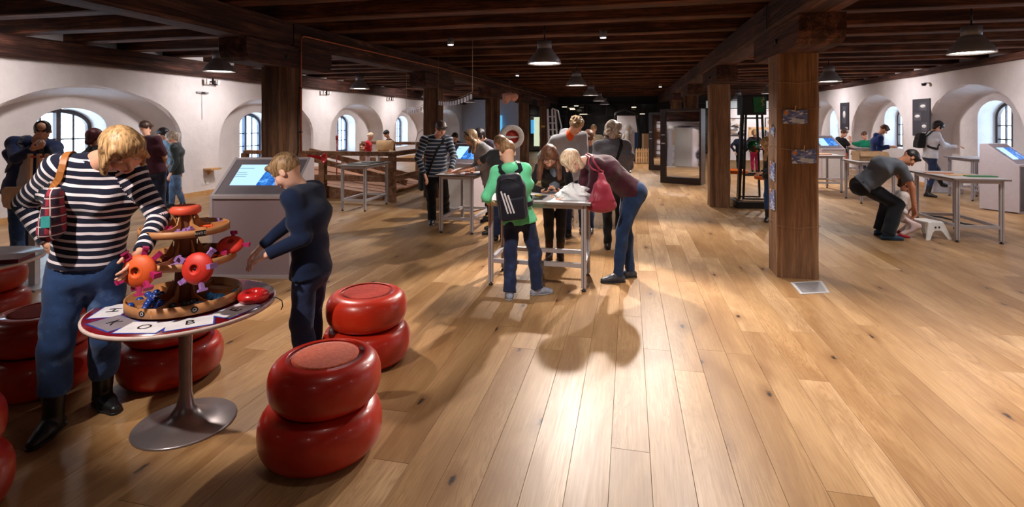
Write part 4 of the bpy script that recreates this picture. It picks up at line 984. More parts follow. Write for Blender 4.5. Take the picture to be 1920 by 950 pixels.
def person(label, H, face, feet, hips, neck, head, hrot, hands, top, pants, shoes, hair, skin=None, build=1.0, shw=.185, sleeve=1.0, hem=.10, female=False, fine=1.0,
           sh_yaw=0, sh_roll=0, hip_yaw=0, loose=1.0, child=1.0, shoe_kind='shoe', group=None, brows=True, leg='slim', knee=None, collar=None, hood=None, pleg=1.0, eyes=True, bulge=.03, wr=1.0, hairk=None, name='person', fit=True, apron=None):
    """all key points are (px, py, depth) of the photograph frame; left/right are the person's own"""
    f = Vector((math.sin(R(face)), -math.cos(R(face)))); fw = Vector((f.x * CY - f.y * SY_, f.x * SY_ + f.y * CY))
    rz = math.atan2(-fw.x, fw.y); hp = [G(x, y) for (x, y, *_) in feet]; root = (hp[0] + hp[1]) / 2
    t = thing(name, label, 'person', root, rz, group); Ri = np.array(Matrix.Rotation(-rz, 3, 'Z'))
    def lo(w): return Ri @ np.array(w - root)
    def pt(p): return lo(G(p[0], p[1], D=p[2]))
    k = H / 1.75; sk = skin or SKIN; X = V3(1, 0, 0); Y = V3(0, 1, 0); Z = V3(0, 0, 1)
    hip, nk, hd = pt(hips), pt(neck), pt(head); up = unit(nk - hip); J = {}
    HX = np.array(Matrix.Rotation(R(hip_yaw), 3, 'Z')) @ X; SX = np.array(Matrix.Rotation(R(sh_yaw), 3, 'Z') @ Matrix.Rotation(R(sh_roll), 3, 'Y')) @ X
    SX = unit(SX - up * (SX @ up) * .6); fwd = unit(np.cross(up, SX)) * 1.0; back = -fwd
    if back @ up > 0: pass
    TL = np.linalg.norm(nk - hip); waist = hip + up * TL * .30 + back * bulge * k * .3; chest = hip + up * TL * .66 + back * bulge * k
    R0 = build * k
    # legs
    LH, l1, l2 = [], .245 * H, .245 * H; ank = []
    for i, s in ((0, -1), (1, 1)):
        fx = feet[i]; heel = lo(G(fx[0], fx[1])); toe = lo(G(fx[2], fx[3])); dr = unit((toe - heel) * V3(1, 1, 0)); lift = fx[4] if len(fx) > 4 else 0.0
        A = heel + dr * .055 * k + Z * (.085 * k + lift); h = hip + HX * s * .088 * k * (.9 + .1 * build) - up * .02
        if fit:
            dd = np.linalg.norm(A - h); q_ = min(1.12, max(.84, dd / (l1 + l2) * 1.006)); l1_, l2_ = l1 * q_, l2 * q_
        else: l1_, l2_ = l1, l2
        pl = knee[i] if knee else dr * .8 + Y * .5
        K, A2 = ik(h, A, l1_, l2_, pl); ank.append((A2, dr, s)); LH.append((h, K, A2))
    S = [nk - up * .055 * k + SX * s * shw * k for s in (-1, 1)]; arms = []
    for i, s in ((0, -1), (1, 1)):
        hh = hands[i]; T = pt(hh[0:3]); pole = hh[3] if len(hh) > 3 else (s * .5, -1, -.3)
        E, W = ik(S[i], T, .172 * H, .150 * H, pole); arms.append((S[i], E, W))
    # ---- skin surface
    nd = unit(hd - nk); B = []
    hs = (H * .0 + .98 * (1.0 if H > 1.5 else .97) * child)
    def torso(e, s=1.0):
        q = [cone(hip, waist, (.105 * R0 + e), (.092 * R0 + e), HX, 1.42, k=.04, s0=0), cone(waist, chest, .092 * R0 + e, .108 * R0 + e, SX, 1.42, k=.04, s0=TL * .30), cone(chest, nk - up * .04 * k, .108 * R0 + e, .055 * k + e, SX, 1.85, k=.04, s0=TL * .66)]
        q.append(cone(S[0], S[1], .052 * k + e, .052 * k + e, k=.05, na=True))
        if female:
            for s_ in (-1, 1): q.append(ell(chest + SX * s_ * .065 * k + fwd * .075 * k + up * .0, (.062 * k + e,) * 3, k=.04, s0=TL * .66))
        return q
    B += torso(-.012)
    B += [cone(nk - up * .04 * k, hd - nd * .03, .058 * k, .048 * k, k=.03)]
    for (h, K, A) in LH: B += [cone(h, K, .078 * R0, .05 * k, k=.03), cone(K, A, .048 * k, .034 * k, k=.02), ell(K + (A - K) * .28 + V3(0, -.02 * k, 0), (.045 * k, .05 * k, .09 * k), k=.03)]
    for (a, b, c) in arms: B += [cone(a, b, .046 * k, .037 * k, k=.02), cone(b, c, .038 * k, .025 * k, k=.015)]
    for (A, dr, s) in ank: B += [cone(A, A + dr * .10 * k - Z * .045 * k, .032 * k, .025 * k, k=.02)]
    Rh = rotm(*hrot); hx = lambda *p: hd + Rh @ (np.array(p) * hs)
    def he(c, r, op='u', kk=.012): return ell(hx(*c), np.array(r) * hs, Rh, kk, op)
    HD = [he((0, -.015, .03), (.075, .095, .088)), he((0, .022, -.035), (.058, .064, .078), kk=.03), he((0, .055, -.092), (.024, .02, .018), kk=.02),
          cone(hx(0, .083, .018), hx(0, .105, -.024), .008 * hs, .0135 * hs, k=.012), cone(hx(-.034, .070, .032), hx(.034, .070, .032), .014 * hs, .014 * hs, k=.014),
          he((.034, .082, .010), (.016, .012, .011), 's', .008), he((-.034, .082, .010), (.016, .012, .011), 's', .008),
          cone(hx(-.018, .078, -.058), hx(.018, .078, -.058), .009 * hs, .009 * hs, k=.008), he((.045, .052, -.03), (.022, .022, .026), kk=.02), he((-.045, .052, -.03), (.022, .022, .026), kk=.02)]
    for s in (-1, 1): HD += [he((s * .076, -.008, -.004), (.009, .020, .031), kk=.006), he((s * .086, -.002, .002), (.006, .010, .018), 's', .004)]
    HD += [cone(hd - Rh @ V3(0, .01, .03) * hs, nk + nd * .02, .047 * k, .051 * k, k=.03)]
    HN = []
    for i, (a, b, c) in enumerate(arms):
        s = (-1, 1)[i]; hh = hands[i]; o = hh[4] if len(hh) > 4 else {}
        d = np.array(o['d']) if 'd' in o else unit(c - b); n = o.get('n', (0, 0, -1)); cu = o.get('curl', .45)
        HN.append(([cone(c - unit(c - b) * .03, c + unit(d) * .01, .026 * k, .021 * k, n=unit(np.cross(d, n)), s=1.2, k=.015)] + hand_prims(c, d, n, s, k * (1.0 if H > 1.4 else 1.05), cu, max(1.0, .8 + .22 * fine)), .0045 * min(fine, 1.7), 0, 1, None, None))
    vb = .012 * fine
    mesh_sdf('body', [(B, vb, 0, 1, None, None), (HD, .0055 * fine, 0, 1, None, None)] + HN, sk, t)
    if eyes and fine < 1.7:
        for s in (-1, 1):
            p = hx(s * .0335, .068, .009); e = MB().lathe([(0, -.012), (.006, -.0104), (.0104, -.006), (.012, 0), (.0104, .006), (.006, .0104), (0, .012)], 12, M=Matrix.Translation(p) @ Matrix(Rh.tolist()).to_4x4() @ Matrix.Rotation(R(-90), 4, 'X') @ Matrix.Scale(hs, 4)).build('eye', EYEW, t)
            MB().lathe([(0, .0122), (.0052, .0110), (.0052, .0095)], 10, M=Matrix.Translation(p) @ Matrix(Rh.tolist()).to_4x4() @ Matrix.Rotation(R(-112), 4, 'X') @ Matrix.Scale(hs, 4)).build('iris', IRIS, e)
        mesh_sdf('lips', [([cone(hx(-.02, .086, -.057), hx(.02, .086, -.057), .0045 * hs, .0045 * hs, k=.004), cone(hx(-.012, .089, -.061), hx(.012, .089, -.061), .0055 * hs, .0055 * hs, k=.004)], .003 * fine, 0, 1, None, None)], LIPS, t)
        hm = hair[1] if hair[1] else MATS['eye_iris']
        for s in (-1, 1): mesh_sdf('eyebrow', [([cone(hx(s * .018, .083, .036), hx(s * .046, .070, .038), .0048 * hs, .003 * hs, k=.004)], .003 * fine, 0, 1, None, None)], hm, t)
    # ---- hair
    st, hm = hair[:2]; hl = hair[2] if len(hair) > 2 else .2; dn = -Z; HA = []
    if st != 'none':
        vol = {'curly': 1.08, 'long': 1.04, 'bob': 1.03, 'short': 1.0, 'bald': .985, 'pony': 1.0, 'buzz': .985, 'mid': 1.05, 'wavy': 1.10}[st]
        HA = [ell(hx(0, -.012, .040), V3(.084, .104, .094) * vol * hs, Rh, .02)]
        HA += [ell(hx(0, .125, -.035), V3(.072, .072, .095) * hs, Rh, .012, 's')]
        if st in ('short', 'buzz', 'curly', 'pony', 'bald'):
            HA += [ell(hx(0, .045, -.10), V3(.13, .085, .105) * hs, Rh, .01, 's'), ell(hx(0, -.06, -.175), V3(.13, .12, .10) * hs, Rh, .01, 's')]
        if st == 'bald': HA += [ell(hx(0, .075, .115), V3(.062, .085, .065) * hs, Rh, .01, 's')]
        if st == 'short': HA += [cone(hx(-.045, .070, .085), hx(.05, .074, .080), .020 * hs, .018 * hs, k=.02)]
        if st == 'curly':
            r_ = random.Random(int(hips[0]))
            for i in range(34):
                a, e = r_.uniform(0, 2 * PI), r_.uniform(-.1, 1.5); p = (math.cos(a) * math.cos(e) * .086, -.012 + math.sin(a) * math.cos(e) * .102, .045 + .092 * math.sin(e))
                if p[1] > .05 and p[2] < .06: continue
                HA.append(ell(hx(*p), (r_.uniform(.015, .024) * hs,) * 3, Rh, .006))
        if st in ('bob', 'mid', 'wavy'):
            for s in (-1, 1):
                a = hx(s * .074, .005, .055); b = a + unit(.62 * (Rh @ V3(s * .12, .0, -1)) + .5 * dn) * hl * .66; HA += [cone(a, b, .028 * hs, .016 * hs, n=Rh @ Y, s=1.6, k=.015)]
                a = hx(s * .05, .050, .085); b = a + unit(.8 * (Rh @ V3(s * .55, .0, -1)) + .2 * dn) * hl * .55; HA += [cone(a, b, .020 * hs, .012 * hs, k=.015)]
            a = hx(0, -.065, .03); b = a + unit(.6 * (Rh @ V3(0, -.1, -1)) + .4 * dn) * hl * .7; HA += [cone(a, b, .052 * hs, .036 * hs, n=Rh @ X, s=1.5, k=.03)]
        if st == 'wavy':
            r_ = random.Random(4)
            for i in range(40):
                a, e = r_.uniform(0, 2 * PI), r_.uniform(-1.2, 1.3); p = (math.cos(a) * .10, -.02 + math.sin(a) * .105, .0 + .105 * math.sin(e) - .02)
                if p[1] > .03 and p[2] < .07: continue
                HA.append(ell(hx(*p), (r_.uniform(.018, .03) * hs,) * 3, Rh, .01))
        if st == 'long':
            for s in (-1, 1):
                a = hx(s * .07, .015, .05); b = hx(s * .086, .02, -.06); c = b + unit(dn + fwd * .25 + SX * s * .15) * hl; HA += [cone(a, b, .030 * hs, .030 * hs, k=.02), cone(b, c, .033 * hs, .020 * hs, n=SX, s=1.2, k=.02), cone(b + (c - b) * .2 + SX * s * .02, c + SX * s * .02 - fwd * .02, .024, .012, k=.015)]
            a = hx(0, -.06, .02); b = a + unit(dn + back * .3) * hl * .9; HA += [cone(a, b, .055 * hs, .035 * hs, n=Rh @ X, s=1.6, k=.03)]
        if st == 'pony':
            a = hx(0, -.10, .05); b = a + unit(dn * .8 + Rh @ V3(0, -.5, 0)) * .08; c = b + dn * hl; HA += [cone(hx(0, -.08, .05), a, .03 * hs, .026, k=.015), cone(a, b, .024, .028, k=.015), cone(b, c, .030, .012, k=.02)]
        A0 = Rh.T
        def wrf(P): return 0
        mesh_sdf('hair', [(HA, .0050 * fine, .0016 if st != 'buzz' else .0008, 2.4, None, None)], hm, t)
    # ---- clothing
    e = .020 * loose; TP = torso(e)
    if hem > 0: TP += [cone(hip - up * hem * k, hip + up * .02, .116 * R0 + e + .006, .108 * R0 + e, HX, 1.42, fa=True, k=.02, s0=-hem * k, s1=.02)]
    TP += [cut(hip - up * hem * k, -up)]
    for q_ in TP:
        if q_['t'] == 'c': q_['pj'] = (hip, up)
    for i, (a, b, c) in enumerate(arms):
        if sleeve > .5:
            cf = b + (c - b) * min(1, (sleeve - .5) * 2) * .97; TP += [cone(a, b, .052 * k + e * .6, .043 * k + e * .5, k=.03, s0=0), cone(b, cf, .043 * k + e * .5, .031 * k + e * .5, fb=True, k=.012, s0=.172 * H)]
        else: TP += [cone(a, a + (b - a) * sleeve * 2, .053 * k + e * .6, .050 * k + e * .9, fb=True, k=.03)]
    for q_ in TP:
        if q_['t'] == 'c' and 'pj' not in q_:
            dd_ = unit(q_['b'] - q_['a']); q_['pj'] = (q_['a'] - dd_ * q_['s0'], dd_)
    TP += [cone(nk - up * .05 * k, nk + nd * (.012 if not collar else .035), .060 * k + e * .5, .058 * k + (.004 if not collar else .012), fb=True, k=.02, s0=TL * .95)]
    if hood: TP += [ell(nk + back * .07 * k + up * .0, (.10 * k, .06 * k, .06 * k), rotm(10, 0, 0), k=.03, s0=TL)]
    tp = mesh_sdf('top', [(TP, .0085 * fine, .0042 * wr, 1.0 / max(.8, k), None, None)], top, t)
    if collar and not isinstance(collar, bool):
        mesh_sdf('inner_shirt', [([ell(nk + fwd * .050 * k - up * .0 * k, V3(.060, .050, .085) * k, np.stack([SX, fwd, up], 1), .01)], .007 * fine, 0, 1, None, None)], collar, t)
    if apron: 
        mesh_sdf('shirt_front', [([cone(chest + fwd * (.062 * R0 + e) + up * .10, hip + fwd * (.062 * R0 + e) - up * .02, .055, .065, n=SX, s=1.1, k=.02)], .009 * fine, .002, 1, None, None)], apron, t)
    PP = [cone(hip + up * .05 * k, hip - up * .05 * k, .098 * R0 + .010, .108 * R0 + .008, HX, 1.38, k=.03), cut(hip + up * .055 * k, up)]
    PP += [ell(hip - unit(np.cross(up, HX)) * .036 * k + HX * s * .06 * k - up * .03 * k, (.080 * R0,) * 3, k=.04) for s in (-1, 1)]
    rk, ra_ = {'slim': (.066, .052), 'straight': (.074, .070), 'skinny': (.060, .046), 'loose': (.084, .086)}[leg]
    for (h, K, A), (_, dr, s) in zip(LH, ank):
        e2 = A + (K - A) * (.02 if shoe_kind != 'boot' else .35) - Z * (.02 * k if shoe_kind != 'boot' else 0)
        PP += [cone(h, K, .094 * R0, rk * k * pleg, k=.03), cone(K, e2, rk * k * pleg, ra_ * k * pleg, fb=True, k=.02), ell(K + (A - K) * .3 - dr * .018 * k, (.048 * k * pleg, .055 * k * pleg, .10 * k), k=.03)]
    if pants is not None: mesh_sdf('trousers', [(PP, .009 * fine, .0055 * wr, 1.15 / max(.8, k), None, None)], pants, t)
    for (A, dr, s), (h, K, _) in zip(ank, LH):
        g0 = A - Z * .085 * k; sd = np.cross(dr, Z); q = [cone(g0 - dr * .045 * k + Z * .035 * k, g0 + dr * .06 * k + Z * .045 * k, .036 * k, .040 * k, k=.02), cone(g0 + dr * .06 * k + Z * .04 * k, g0 + dr * .165 * k + Z * .026 * k, .042 * k, .026 * k, n=sd, s=1.15, k=.02), cone(A - Z * .04 * k, A + Z * .015 * k, .040 * k, .040 * k, fb=True, k=.02)]
        if shoe_kind == 'boot': q += [cone(A - Z * .02 * k, A + (K - A) * .42, .046 * k, .056 * k, fb=True, k=.02)]
        q.append(cut(g0 + Z * .001, -Z)); m = shoes[0] if isinstance(shoes, (tuple, list)) else shoes
        sh = mesh_sdf('shoe' if shoe_kind != 'boot' else 'boot', [(q, .007 * fine, .001, 2, None, None)], m, t)
        sm = shoes[1] if isinstance(shoes, (tuple, list)) else BLACK
        q = [cone(g0 - dr * .045 * k + Z * .012, g0 + dr * .075 * k + Z * .012, .039 * k, .043 * k, k=.02), cone(g0 + dr * .075 * k + Z * .012, g0 + dr * .165 * k + Z * .012, .043 * k, .029 * k, n=sd, s=1.12, k=.02), cut(g0, -Z), cut(g0 + Z * .016 * k, Z)]
        mesh_sdf('sole', [(q, .007 * fine, 0, 2, None, None)], sm, sh)
    return dict(t=t, hip=hip, nk=nk, hd=hd, chest=chest, waist=waist, up=up, SX=SX, fwd=fwd, S=S, arms=arms, TP=TP, Rh=Rh, hx=hx, k=k, LH=LH, root=root, rz=rz, pt=pt, TL=TL, PP=PP)
def hug(F, pts, off=.008, n=40, prims=None):
    """points pushed onto the clothing surface"""
    P = []
    for i in range(len(pts) - 1):
        m = max(2, n // (len(pts) - 1)); P += [pts[i] + (pts[i + 1] - pts[i]) * j / m for j in range(m)]
    P.append(pts[-1]); P = np.array(P); pr = prims or F['TP']
    for _ in range(8):
        d = field(pr, P); g = np.stack([field(pr, P + V3(*a)) - d for a in ((.004, 0, 0), (0, .004, 0), (0, 0, .004))], 1); g /= (np.linalg.norm(g, axis=1, keepdims=True) + 1e-9)
        P = P + g * (off - d)[:, None] * .8
    return P
def ribbon(mb, P, w, th, F):
    P = [np.array(p) for p in P]
    vs, fs = [], []
    for i, p in enumerate(P):
        d = unit(P[min(i + 1, len(P) - 1)] - P[max(i - 1, 0)]); q = p[None, :]; dd = field(F['TP'], q)
        g = unit([float((field(F['TP'], q + V3(*a)) - dd)[0]) for a in ((.004, 0, 0), (0, .004, 0), (0, 0, .004))]); s = unit(np.cross(d, g))
        vs += [p - s * w / 2 - g * th / 2, p + s * w / 2 - g * th / 2, p + s * w / 2 + g * th / 2, p - s * w / 2 + g * th / 2]
    for i in range(len(P) - 1):
        for k in range(4): fs.append((i * 4 + k, i * 4 + (k + 1) % 4, i * 4 + 4 + (k + 1) % 4, i * 4 + 4 + k))
    return mb.add(vs, fs, False)
def worn(F, name, label, cat):
    return thing(name, label, cat, F['root'], F['rz'])
def backpack(F, label, mat, w=.30, h=.42, d=.14, strapm=None, stripes=False, low=.0, side=0.0):
    t = worn(F, 'backpack', label, 'backpack'); k = F['k']; up, SX, b = F['up'], F['SX'], -F['fwd']; M = np.stack([SX, -b, up], 1)
    c = F['chest'] + b * (.105 * k + d * .5 + .03) + up * (-.03 - low) + SX * side
    Mb = np.stack([SX, -b, up], 1)
    q = [rbox(c - up * h * .10, (w * .5, d * .48, h * .38), Mb, d * .34, k=.03), rbox(c + up * h * .18, (w * .42, d * .42, h * .30), Mb, d * .36, k=.05)]
    mesh_sdf('bag_body', [(q, .009, .003, 1.3, None, None)], mat, t)
    mesh_sdf('front_pocket', [([rbox(c + b * d * .40 - up * h * .22, (w * .42, d * .22, h * .24), Mb, d * .16, k=.02)], .009, .002, 1.5, None, None)], mat, t)
    zp = [c + b * (d * .44) + SX * (w * .40 * math.cos(a_)) + up * (h * .12 + h * .30 * math.sin(a_)) for a_ in [PI * i / 14 for i in range(15)]]; MB().tube(zp, .004, 6).build('zip', BLACK, t)
    for s in (-1, 1):
        a = F['nk'] + SX * s * .085 * k; pts = [c + up * h * .30 + SX * s * .05 - b * d * .3, a - b * .0 + up * .02, F['chest'] + SX * s * .12 * k - b * .11 * k, F['waist'] + SX * s * .16 * k - b * .04, c - up * h * .30 + SX * s * w * .42 - b * d * .3]
        m = MB(); ribbon(m, hug(F, pts, .008), .045, .01, F); m.build('strap', strapm or mat, t)
    pts = [c + up * h * .40 - SX * .03, c + up * h * .47, c + up * h * .40 + SX * .03]; MB().tube(pts, .008, 8).build('grab_loop', strapm or mat, t)
    if stripes:
        sm = plain('stripe_white', (214, 216, 224), .6)
        for i in (-1, 0, 1):
            a_ = c + b * (d * .42 + d * .21) + SX * (i * .028 - .02); m = MB(); m.bar(a_ - up * (.13), a_ + up * (.06 - i * .02) + SX * -.03, .014, .006, tuple(b)); m.build('white_stripe', sm, t)
    return t
# ================================================================== PEOPLE
DEN = cloth('denim_blue', (46, 76, 126), 'denim', (104, 140, 186)); DEND = cloth('denim_dark', (36, 48, 82), 'denim', (62, 82, 126)); DENM = cloth('denim_mid', (30, 56, 96), 'denim', (52, 84, 130))
NAVYS = cloth('navy_sweat', (18, 34, 66)); BLK = cloth('black_cloth', (22, 20, 24)); MAR = cloth('maroon_knit', (62, 20, 36)); GRYK = cloth('grey_knit', (92, 88, 96), 'knit')
GRYT = cloth('grey_tee', (86, 92, 104)); LGRY = cloth('light_grey_knit', (150, 146, 150)); WHT = cloth('white_top', (206, 204, 212)); GRN = cloth('green_hoodie', (112, 222, 168))
LEATH = plain('black_leather', (24, 22, 26), .38, 0, .15); LEATHG = plain('grey_leather', (50, 54, 66), .4)
H_BLOND = hairm('hair_blond', (88, 58, 38), (210, 168, 118)); H_DBL = hairm('hair_dark_blond', (84, 60, 42), (188, 152, 112)); H_BRN = hairm('hair_brown', (44, 24, 18), (116, 72, 48)); H_BLK = hairm('hair_black', (10, 8, 10), (42, 32, 34)); H_GREY = hairm('hair_greying', (92, 76, 66), (210, 192, 176)); H_RED = hairm('hair_dark_red', (34, 10, 16), (96, 40, 46)); H_LBRN = hairm('hair_light_brown', (78, 54, 36), (158, 120, 84))
H_PALEB = hairm('hair_pale_blond', (176, 136, 106), (246, 222, 194))
STR1 = cloth('stripes_navy_white', (18, 22, 46), 'stripes', (236, 226, 232), .041, .34)
STR2 = cloth('stripes_sweater', (24, 40, 60), 'stripes', (150, 152, 158), .058, .32)

A = person('woman in a navy and white striped top and jeans looking down at the tray tower', 1.70, 20,
    [(184, 755, 224, 780), (112, 797, 40, 860)], (165, 492, 2.80), (180, 300, 2.74), (230, 283, 2.64), (48, 28, 14),
    [(262, 478, 2.60, (-.6, -1, 0), dict(n=(.5, -.2, 0), curl=.5)), (93, 460, 2.735, (1, -.55, .1), dict(d=(-.6, .0, -.8), n=(-.3, -.9, 0), curl=.1))],
    STR1, DEN, LEATH, ('bob', H_BLOND, .19), female=True, sleeve=.97, hem=.0, shw=.165, shoe_kind='boot', leg='straight', fine=.95, build=1.02, pleg=1.05)
Bn = person('boy in a navy sweatshirt and jeans reaching for the tray tower', 1.46, -100,
    [(592, 716, 522, 724), (600, 684, 534, 686)], (584, 503, 3.40), (568, 352, 3.36), (538, 322, 3.32), (38, 5, 0),
    [(500, 478, 3.12, (0, -.4, -1), dict(n=(.1, .0, -1), curl=.5)), (486, 466, 3.36, (0, -.4, -1), dict(n=(0, 0, -1), curl=.5))],
    NAVYS, DEND, LEATHG, ('short', H_DBL), hem=.03, fine=.95, build=.96, pleg=1.12, loose=1.1, shw=.155, leg='straight', child=1.0, wr=1.1, skin=SKINP)
Cg = person('boy in a bright green hooded top and jeans seen from behind with a black backpack', 1.50, 178,
    [(955, 563, 956, 543), (998, 553, 1038, 549)], (973, 408, 5.02), (957, 312, 4.96), (951, 287, 4.98), (28, 18, 0),
    [(917, 376, 5.12, (-.5, -1, -.9), dict(curl=.4)), (985, 388, 5.28, (.6, -.5, -1))],
    GRN, DEND, (plain('sneaker_grey', (156, 164, 186), .6, 0, .3, 20), plain('sneaker_sole', (150, 150, 158), .6)), ('buzz', H_LBRN), hem=.05, fine=1.15, build=.95, shw=.155, hood=True, collar=True, leg='straight', wr=1.5, skin=SKINP, eyes=False)
Dg = person('long-haired girl in black with glasses looking down at the phone in her hands', 1.60, 2,
    [(1050, 482, 1053, 495), (1031, 482, 1027, 494)], (1040, 362, 6.2), (1036, 306, 5.95), (1030, 293, 5.74), (48, 0, 0),
    [(1046, 357, 5.72, (-1, -.6, -.5), dict(d=(.6, .7, .1), n=(0, .2, 1), curl=.7)), (1018, 358, 5.72, (1, -.6, -.5), dict(d=(-.6, .7, .1), n=(0, .2, 1), curl=.7))],
    BLK, BLK, cloth('brown_suede', (64, 38, 30)), ('long', H_BRN, .20), female=True, fine=1.25, shw=.15, shoe_kind='boot', apron=cloth('blue_shirt', (120, 134, 160)), build=.9)
Eb = person('blonde woman in a maroon sweater and jeans bending over the central table', 1.70, -84,
    [(1168, 528, 1121, 530), (1190, 519, 1150, 521)], (1183, 356, 5.5), (1103, 300, 5.42), (1072, 303, 5.36), (52, -5, 0),
    [(1066, 368, 5.25, (.3, -.6, -.7), dict(curl=.4)), (1050, 364, 5.45, (0, -.6, -.7))],
    MAR, DENM, LEATHG, ('mid', H_PALEB, .20), female=True, hem=.0, fine=1.15, build=1.12, shw=.165, leg='slim', wr=1.2, skin=SKINP)
Fs = person('man in a dark striped sweater standing at the narrow table, head bowed', 1.78, 20,
    [(835.0, 406.0, 843.0, 414.0), (811.0, 418.0, 805.0, 427.0)], (817, 325, 8.35), (819, 256, 8.25), (826, 241, 8.11), (40, 18, 0),
    [(845, 318, 8.03, (-1, -.5, -.4)), (796, 327, 8.15, (1, -.4, -.1))],
    STR2, cloth('black_trousers', (22, 26, 38)), (LEATHG, plain('sneaker_sole', (150, 150, 158), .6)), ('short', hairm('hair_dark_brown', (30, 18, 16), (88, 60, 48))), fine=1.5, shw=.19, leg='straight', hem=.03)
Gw = person('woman in a light grey top with a hairband leaning over the narrow table', 1.68, -72,
    [(932.0, 438.0, 909.0, 440.0), (936.0, 429.0, 915.0, 430.0)], (920, 330, 7.85), (899, 270, 7.8), (884, 259, 7.7), (45, 0, 0),
    [(874, 319, 7.55, (.2, -.6, -.8)), (868, 317, 7.8, (.2, -.6, -.8))],
    LGRY, cloth('dark_blue_jeans', (22, 34, 70), 'denim', (32, 48, 88)), LEATH, ('long', H_DBL, .16), female=True, fine=1.5, build=1.15, sleeve=.75, shw=.165)
Hf = person('tall curly-haired man in a grey jacket over an orange shirt behind the central table', 1.90, 18,
    [(1100, 438, 1104, 446), (1066, 438, 1063, 446)], (1072, 318, 7.7), (1066, 252, 7.5), (1080, 236, 7.36), (32, 30, 0),
    [(1098, 308, 7.3, (-.4, -.6, -1)), (1036, 318, 7.4, (.7, -.9, -.6))],
    cloth('grey_jacket', (150, 148, 154)), DEND, LEATH, ('curly', H_DBL), fine=1.35, collar=cloth('orange_shirt', (226, 84, 28)), hood=True, wr=1.6, shw=.195, build=1.08)
person('brown-haired boy beside the man in the grey jacket, looking down', 1.55, -25,
    [(1108, 434, 1107, 442), (1092, 434, 1090, 442)], (1100, 326, 8.0), (1101, 272, 7.9), (1104, 259, 7.78), (40, -8, 0),
    [(1112, 300, 7.6, (-1, -.5, -.5)), (1092, 300, 7.6, (1, -.5, -.5))], cloth('grey_green_hoodie', (110, 112, 112)), DEND, LEATH, ('short', H_BRN), fine=1.5, build=.9, shw=.15)
Jw = person('woman with wavy greying hair in a dark grey knit jumper seen from behind', 1.70, 172,
    [(1140, 468, 1138, 457), (1162, 468, 1164, 457)], (1150, 338, 6.95), (1147, 266, 6.9), (1148, 244, 6.96), (18, 8, 0),
    [(1124, 325, 7.1, (-.3, -.8, -1)), (1174, 316, 7.2, (.4, -.8, -1))],
    GRYK, BLK, LEATH, ('wavy', H_GREY, .20), female=True, fine=1.3, build=1.22, shw=.175, loose=1.6, hem=.08, eyes=False)
Kb = person('man in a grey T-shirt and black trousers bending down to the step stool', 1.80, 84,
    [(1642, 440, 1668, 441), (1655, 449, 1692, 451)], (1620, 346, 7.55), (1684, 304, 7.35), (1706, 296, 7.3), (62, 0, 0),
    [(1722, 386, 7.45, (0, .5, -.3)), (1714, 388, 7.18, (0, .5, -.3))],
    GRYT, cloth('black_jeans', (20, 24, 34)), (plain('blue_sneaker', (28, 62, 88), .5), BLACK), ('short', H_BLK), skin=SKINT, fine=1.3, build=1.12, sleeve=.32, leg='loose', hem=.02, bulge=.06, shw=.19, fit=False)
Lt = person('toddler in white crouching behind the step stool', .98, 75,
    [(1683, 437, 1697, 438), (1685, 444, 1702, 446)], (1684, 404, 7.6), (1692, 362, 7.55), (1697, 344, 7.5), (35, 0, 0),
    [(1706, 402, 7.6, (0, -.3, -1)), (1704, 402, 7.4, (0, -.3, -1))], cloth('white_dress', (222, 210, 208)), cloth('pink_white_tights', (220, 196, 196)), plain('red_shoe', (176, 30, 54), .5), ('bob', H_BRN, .12), fine=1.5, build=.9, shw=.15, hem=.10, child=.88, loose=1.4, fit=False)
Mw = person('woman with a black bob and white top reaching to a table in the right arch', 1.72, 80,
    [(1764.0, 360.0, 1784.0, 361.0), (1734.0, 368.0, 1760.0, 371.0)], (1744, 292, 11.7), (1749, 248, 11.7), (1759, 237, 11.6), (35, 0, 0),
    [(1792, 279, 11.9, (0, -.2, -1)), (1794, 275, 11.5, (0, -.2, -1))], WHT, DEND, LEATH, ('bob', H_BLK, .14), female=True, fine=1.9, shw=.16, shoe_kind='boot', hem=.06)
person('boy in a navy hooded jacket bending over the cardboard box table', 1.60, 70,
    [(1640, 354, 1650, 355), (1643, 358, 1656, 360)], (1642, 292, 13.0), (1648, 253, 12.9), (1657, 243, 12.8), (45, 0, 0),
    [(1668, 274, 12.9, (0, -.2, -1)), (1669, 276, 12.6, (0, -.2, -1))], cloth('navy_hoodie', (20, 44, 104)), BLK, LEATH, ('short', H_BRN), fine=2.0, build=1.1, shw=.17, hood=True)
person('child in a green top in front of the second right arch', 1.36, 150,
    [(1620, 331, 1621, 327), (1628, 331, 1630, 327)], (1627, 285, 15.9), (1625, 264, 15.8), (1621, 254, 15.8), (25, 25, 0),
    [(1612, 275, 15.9, (-1, -.3, -.5)), (1634, 277, 16, (1, -.3, -.5))], cloth('teal_green', (20, 130, 96)), DEND, LEATH, ('short', H_BRN), fine=2.3, build=1.0, shw=.16)
person('child in a black T-shirt and bright orange trousers', 1.46, 95,
    [(1573, 326, 1581, 327), (1581, 329, 1594, 331)], (1578, 283, 16.2), (1577, 259, 16.1), (1583, 250, 16.0), (20, 0, 0),
    [(1592, 266, 16.3, (0, -.2, -1)), (1594, 262, 15.9, (0, -.2, -1))], BLK, cloth('orange_trousers', (226, 94, 22)), LEATH, ('short', H_BRN), fine=2.3, build=1.15, sleeve=.4, leg='loose', shw=.165)
